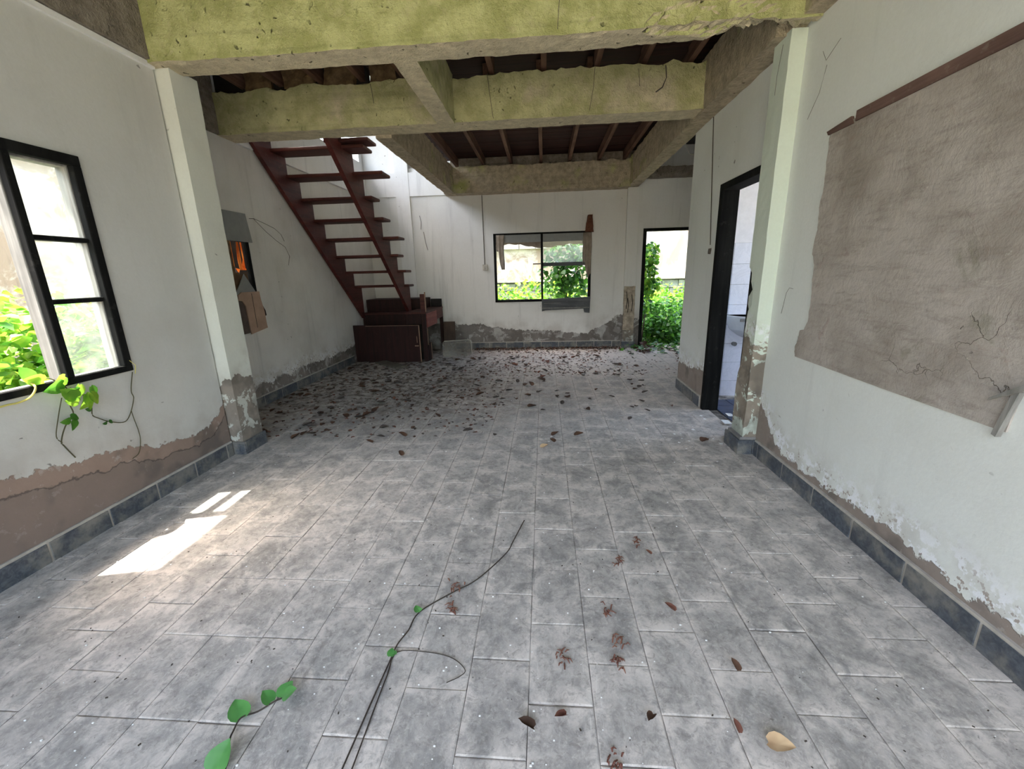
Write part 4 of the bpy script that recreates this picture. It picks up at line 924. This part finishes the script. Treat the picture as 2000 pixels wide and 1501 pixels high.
for x, y, s, a in ((-.505, 1.352, .03, .6), (-.508, 1.358, .02, -1.2), (-.545, 1.15, .028, .1), (-.54, 1.165, .02, -2.)):
    keep_world(put_leaf(LFL, (x, y, .012), s, (.3, .2, a)), f1)
f2 = empty('floor_vine', (-.9, .9, 0)); tag(f2, 'short vine with several green leaves on the floor at the bottom left', 'vine')
l3 = [(-.86, .60), (-.875, .74), (-.882, .797), (-.913, .851), (-.929, .885), (-.925, .917), (-.893, .945), (-.852, .973), (-.826, .997)]
keep_world(MB().tube(spline([(x, y, .006 + .01 * (k % 2)) for k, (x, y) in enumerate(l3)]), .0026, 5).build('stem', M['stemdry']), f2)
for x, y, s, a, rx in ((-.925, .915, .062, .9, .35), (-.905, .775, .07, -.15, .6), (-.865, .97, .045, 1.2, .5), (-.845, .985, .05, -.3, .3), (-.835, .99, .045, -1.2, .5)):
    keep_world(put_leaf(LFL, (x, y, .012), s, (rx, .15, a)), f2)

# single fallen leaves in the foreground
DL = leafmesh('dead_leaf', 'dead', fold=.25, curl=-.2, w_=.35); DR = leafmesh('dead_leaf', 'deadred', fold=.3, curl=-.25, w_=.3); DT = leafmesh('dead_leaf', 'deadtan', fold=.2, curl=-.1, w_=.38); DG = leafmesh('dead_leaf', 'deadgrey', fold=.2, curl=-.15, w_=.3)
singles = [(.504, 1.406, .045, DR, 1.0, 'curled dark red leaf on the floor right of centre'), (.061, .983, .042, DR, 2.1, 'crumpled red-brown leaf near the bottom centre of the floor'), (.619, .938, .065, DT, -1.9, 'pale tan dry leaf on the floor at the bottom right'),
           (.635, 1.157, .04, DL, .3, 'brown leaf lying on a tile joint above the tan leaf'), (.321, 1.0, .04, DL, 2.6, 'dark folded leaf beside the bottom cracked tile'), (.552, .957, .035, DR, .2, 'small red leaf fragment just left of the tan leaf'),
           (-.036, .94, .05, DL, 1.4, 'flat brown smear of leaf left of the crumpled red leaf'), (.495, 1.751, .03, DR, .9, 'tiny red leaf beside the long tile joint in mid floor'),
           (-1.155, 3.209, .08, DL, 1.2, 'large dark leaf on the floor left of centre beyond the sunny patch'), (-1.384, 3.077, .06, DL, 1.5, 'brown leaf left of the large dark leaf'), (-1.061, 2.83, .06, DL, .6, 'dark brown leaf nearer than the large dark leaf'), (-.145, 4.816, .09, DL, .4, 'upright dark leaf in the middle of the far floor'),
           (-.032, 2.997, .06, DT, -1.2, 'single pale leaf in the middle of the floor'), (-.986, 3.702, .06, DL, 1.0, 'dark leaf beyond the large dark leaf on the left')]
for x, y, s, me, a, lb in singles:
    tag(put_leaf(me, (x, y, .008), s, (.25, .2, a), name='dead_leaf'), lb, 'leaf')
# little tangles of dry red plant matter
rq = random.Random(21)
tang = [(-.39, 1.504, 'dry red plant tangle on the vine stem in mid floor'), (-.38, 1.395, 'dry red plant tangle just below the vine stem'), (.45, 1.847, 'dry red plant tangle at the upper middle of the floor'), (.338, 1.713, 'thin red plant scraps left of the upper tangle'),
        (.234, 1.401, 'spiky red plant tangle right of centre'), (.258, 1.264, 'larger scattered red plant tangle below the spiky one'), (.248, 1.18, 'small red plant tangle below the larger one'), (.055, 1.178, 'grey-brown plant clump with white specks'), (.192, .863, 'red plant scraps at the bottom edge of the floor')]
for x, y, lb in tang:
    m = MB()
    for k in range(13):
        a = rq.uniform(0, 6.28); r_ = rq.uniform(.006, .032); q = (x + rq.gauss(0, .012), y + rq.gauss(0, .018), .004)
        m.tube([q, (q[0] + r_ * math.cos(a) * .5, q[1] + r_ * math.sin(a) * .5, rq.uniform(.006, .016)), (q[0] + r_ * math.cos(a), q[1] + r_ * math.sin(a), .004)], [.0022, .003, .0012], 4)
    tag(m.build('plant_tangle', M['deadred']), lb, 'plant scrap', kind='stuff')
# litter over the far half
rl = random.Random(8); cnt = 0
while cnt < 280:
    y = rl.uniform(3.1, 7.3); x = rl.uniform(-2.9, 1.4)
    dens = .25 + .75 * max(0, (y - 3) / 4.2) * (1.2 if x < -.6 else .9) + (.4 if x < -1.2 else 0)
    if rl.random() > dens or (x < -1.7 and y > 6.25) or (x < -2.25 and y < 3.2) or (-1.75 < x < -1.1 and 6.5 < y < 7.1): continue
    me = rl.choice([DL, DL, DG, DG, DG, DR if x > -.5 and y > 5 else DL])
    o = put_leaf(me, (x, y, .006), rl.uniform(.04, .095), (rl.uniform(-.1, .3), rl.uniform(-.2, .2), rl.uniform(0, 6.28)), name='dead_leaf')
    zone = 'between the landing and the small boarded window' if x < -1.5 and y > 4.6 else 'on the floor beyond the left pillar' if x < -1.2 else 'near the wall under the back window' if y > 6.4 and x < 1.0 else 'near the yard door' if y > 5.6 and x > .6 else 'in the middle of the far floor' if y > 4.6 else 'on the floor between the two pillars'
    hue = 'reddish' if me is DR else 'dark brown' if me is DL else 'grey'
    tag(o, hue + ' dead leaf ' + zone, 'leaf', 'dead leaves ' + zone); cnt += 1
pts = []
for _ in range(900):
    y = 7.42 - abs(rl.gauss(0, .10)); x = rl.uniform(-1.2, 1.3); pts.append((x, y, .004 + .02 * rl.random()))
for _ in range(900):
    y = rl.uniform(5.3, 7.3); x = rl.gauss(.2, .7); pts.append((min(max(x, -1.7), 2.4), y, .004))
for _ in range(900):
    y = rl.uniform(3.2, 6.2); x = rl.uniform(-2.9, -.4); pts.append((x, y, .004))
o = foliage('leaf_litter', ['dead', 'deadgrey', 'deadred'], np.array(pts), .036, 33, spread=.35); tag(o, 'fine dry leaf litter strewn along the back of the floor', 'leaf litter')
pts = np.array([(rl.gauss(1.9, .32), 7.5 - abs(rl.gauss(0, .45)), .01 + .05 * rl.random()) for _ in range(190)]); pts = pts[(pts[:, 0] > 1.2) & (pts[:, 0] < 2.55)]
o = foliage('creeper_runners', ['leafdark', 'dead', 'leaf'], pts, .09, 34, spread=.5); tag(o, 'green creeper leaves spilling from the yard door onto the floor', 'creeper leaves')
# white paint flakes by the bathroom door
fm = bpy.data.meshes.new('paint_flake'); fm.from_pydata([(-.5, -.3, 0), (.3, -.45, .02), (.5, .2, .06), (-.1, .5, .03), (-.5, -.3, .05), (.3, -.45, .07), (.5, .2, .11), (-.1, .5, .08)], [], [(3, 2, 1, 0), (4, 5, 6, 7), (0, 1, 5, 4), (1, 2, 6, 5), (2, 3, 7, 6), (3, 0, 4, 7)]); fm.materials.append(M['flake'])
for x, y, s in [(1.05, 3.295, .025), (1.035, 3.118, .022), (1.233, 3.395, .03), (.855, 3.416, .022), (.781, 3.091, .025), (.692, 3.404, .016), (1.34, 3.1, .03), (1.32, 3.2, .02), (.034, 3.132, .02), (.055, 3.235, .024), (1.053, 3.002, .016), (1.08, 3.2, .014), (1.12, 3.15, .014), (1.0, 3.2, .012), (1.1, 3.3, .013), (1.19, 2.78, .016), (1.42, 3.75, .03), (1.42, 3.66, .03)]:
    o = link('paint_flake', fm); o.location = (x, y, .003); o.scale = (s, s, s); o.rotation_euler = (0, .1, rl.uniform(0, 6))
    tag(o, 'small white paint flake on the floor near the bathroom door', 'paint flake', 'white flakes by the bathroom door')
for x, y, s, lb in ((1.666, 3.75, .075, 'larger white flake lying on the blue bathroom floor'), (1.56, 3.56, .09, 'long white flake on the bathroom door threshold')):
    o = link('paint_flake', fm); o.location = (x, y, .008); o.scale = (s, s, s); o.rotation_euler = (.1, .1, .5); tag(o, lb, 'paint flake')
pts = []; 
m = MB()
for _ in range(420):
    y = .75 + rl.random() ** 1.5 * 4; x = rl.uniform(-2.2, 1.4); s = rl.uniform(.0016, .0042)
    m.box(x, x + s * 1.6, y, y + s, .0, s * .8)
o = m.build('grit', M['flake'], fix=False); tag(o, 'tiny pale grit specks sprinkled over the floor tiles', 'grit', kind='stuff')
m = MB()
for _ in range(420):
    y = .75 + rl.random() ** 1.3 * 5; x = rl.uniform(-2.3, 1.4); s = rl.uniform(.0013, .0038)
    T = Matrix.Translation((x, y, 0)) @ Matrix.Rotation(rl.uniform(0, 3), 4, 'Z'); m.box(0, s * 2, 0, s, 0, s * .6, T)
o = m.build('dark_crumbs', M['stemdry'], fix=False); tag(o, 'tiny dark crumbs of plant dirt sprinkled over the floor', 'crumbs', kind='stuff')
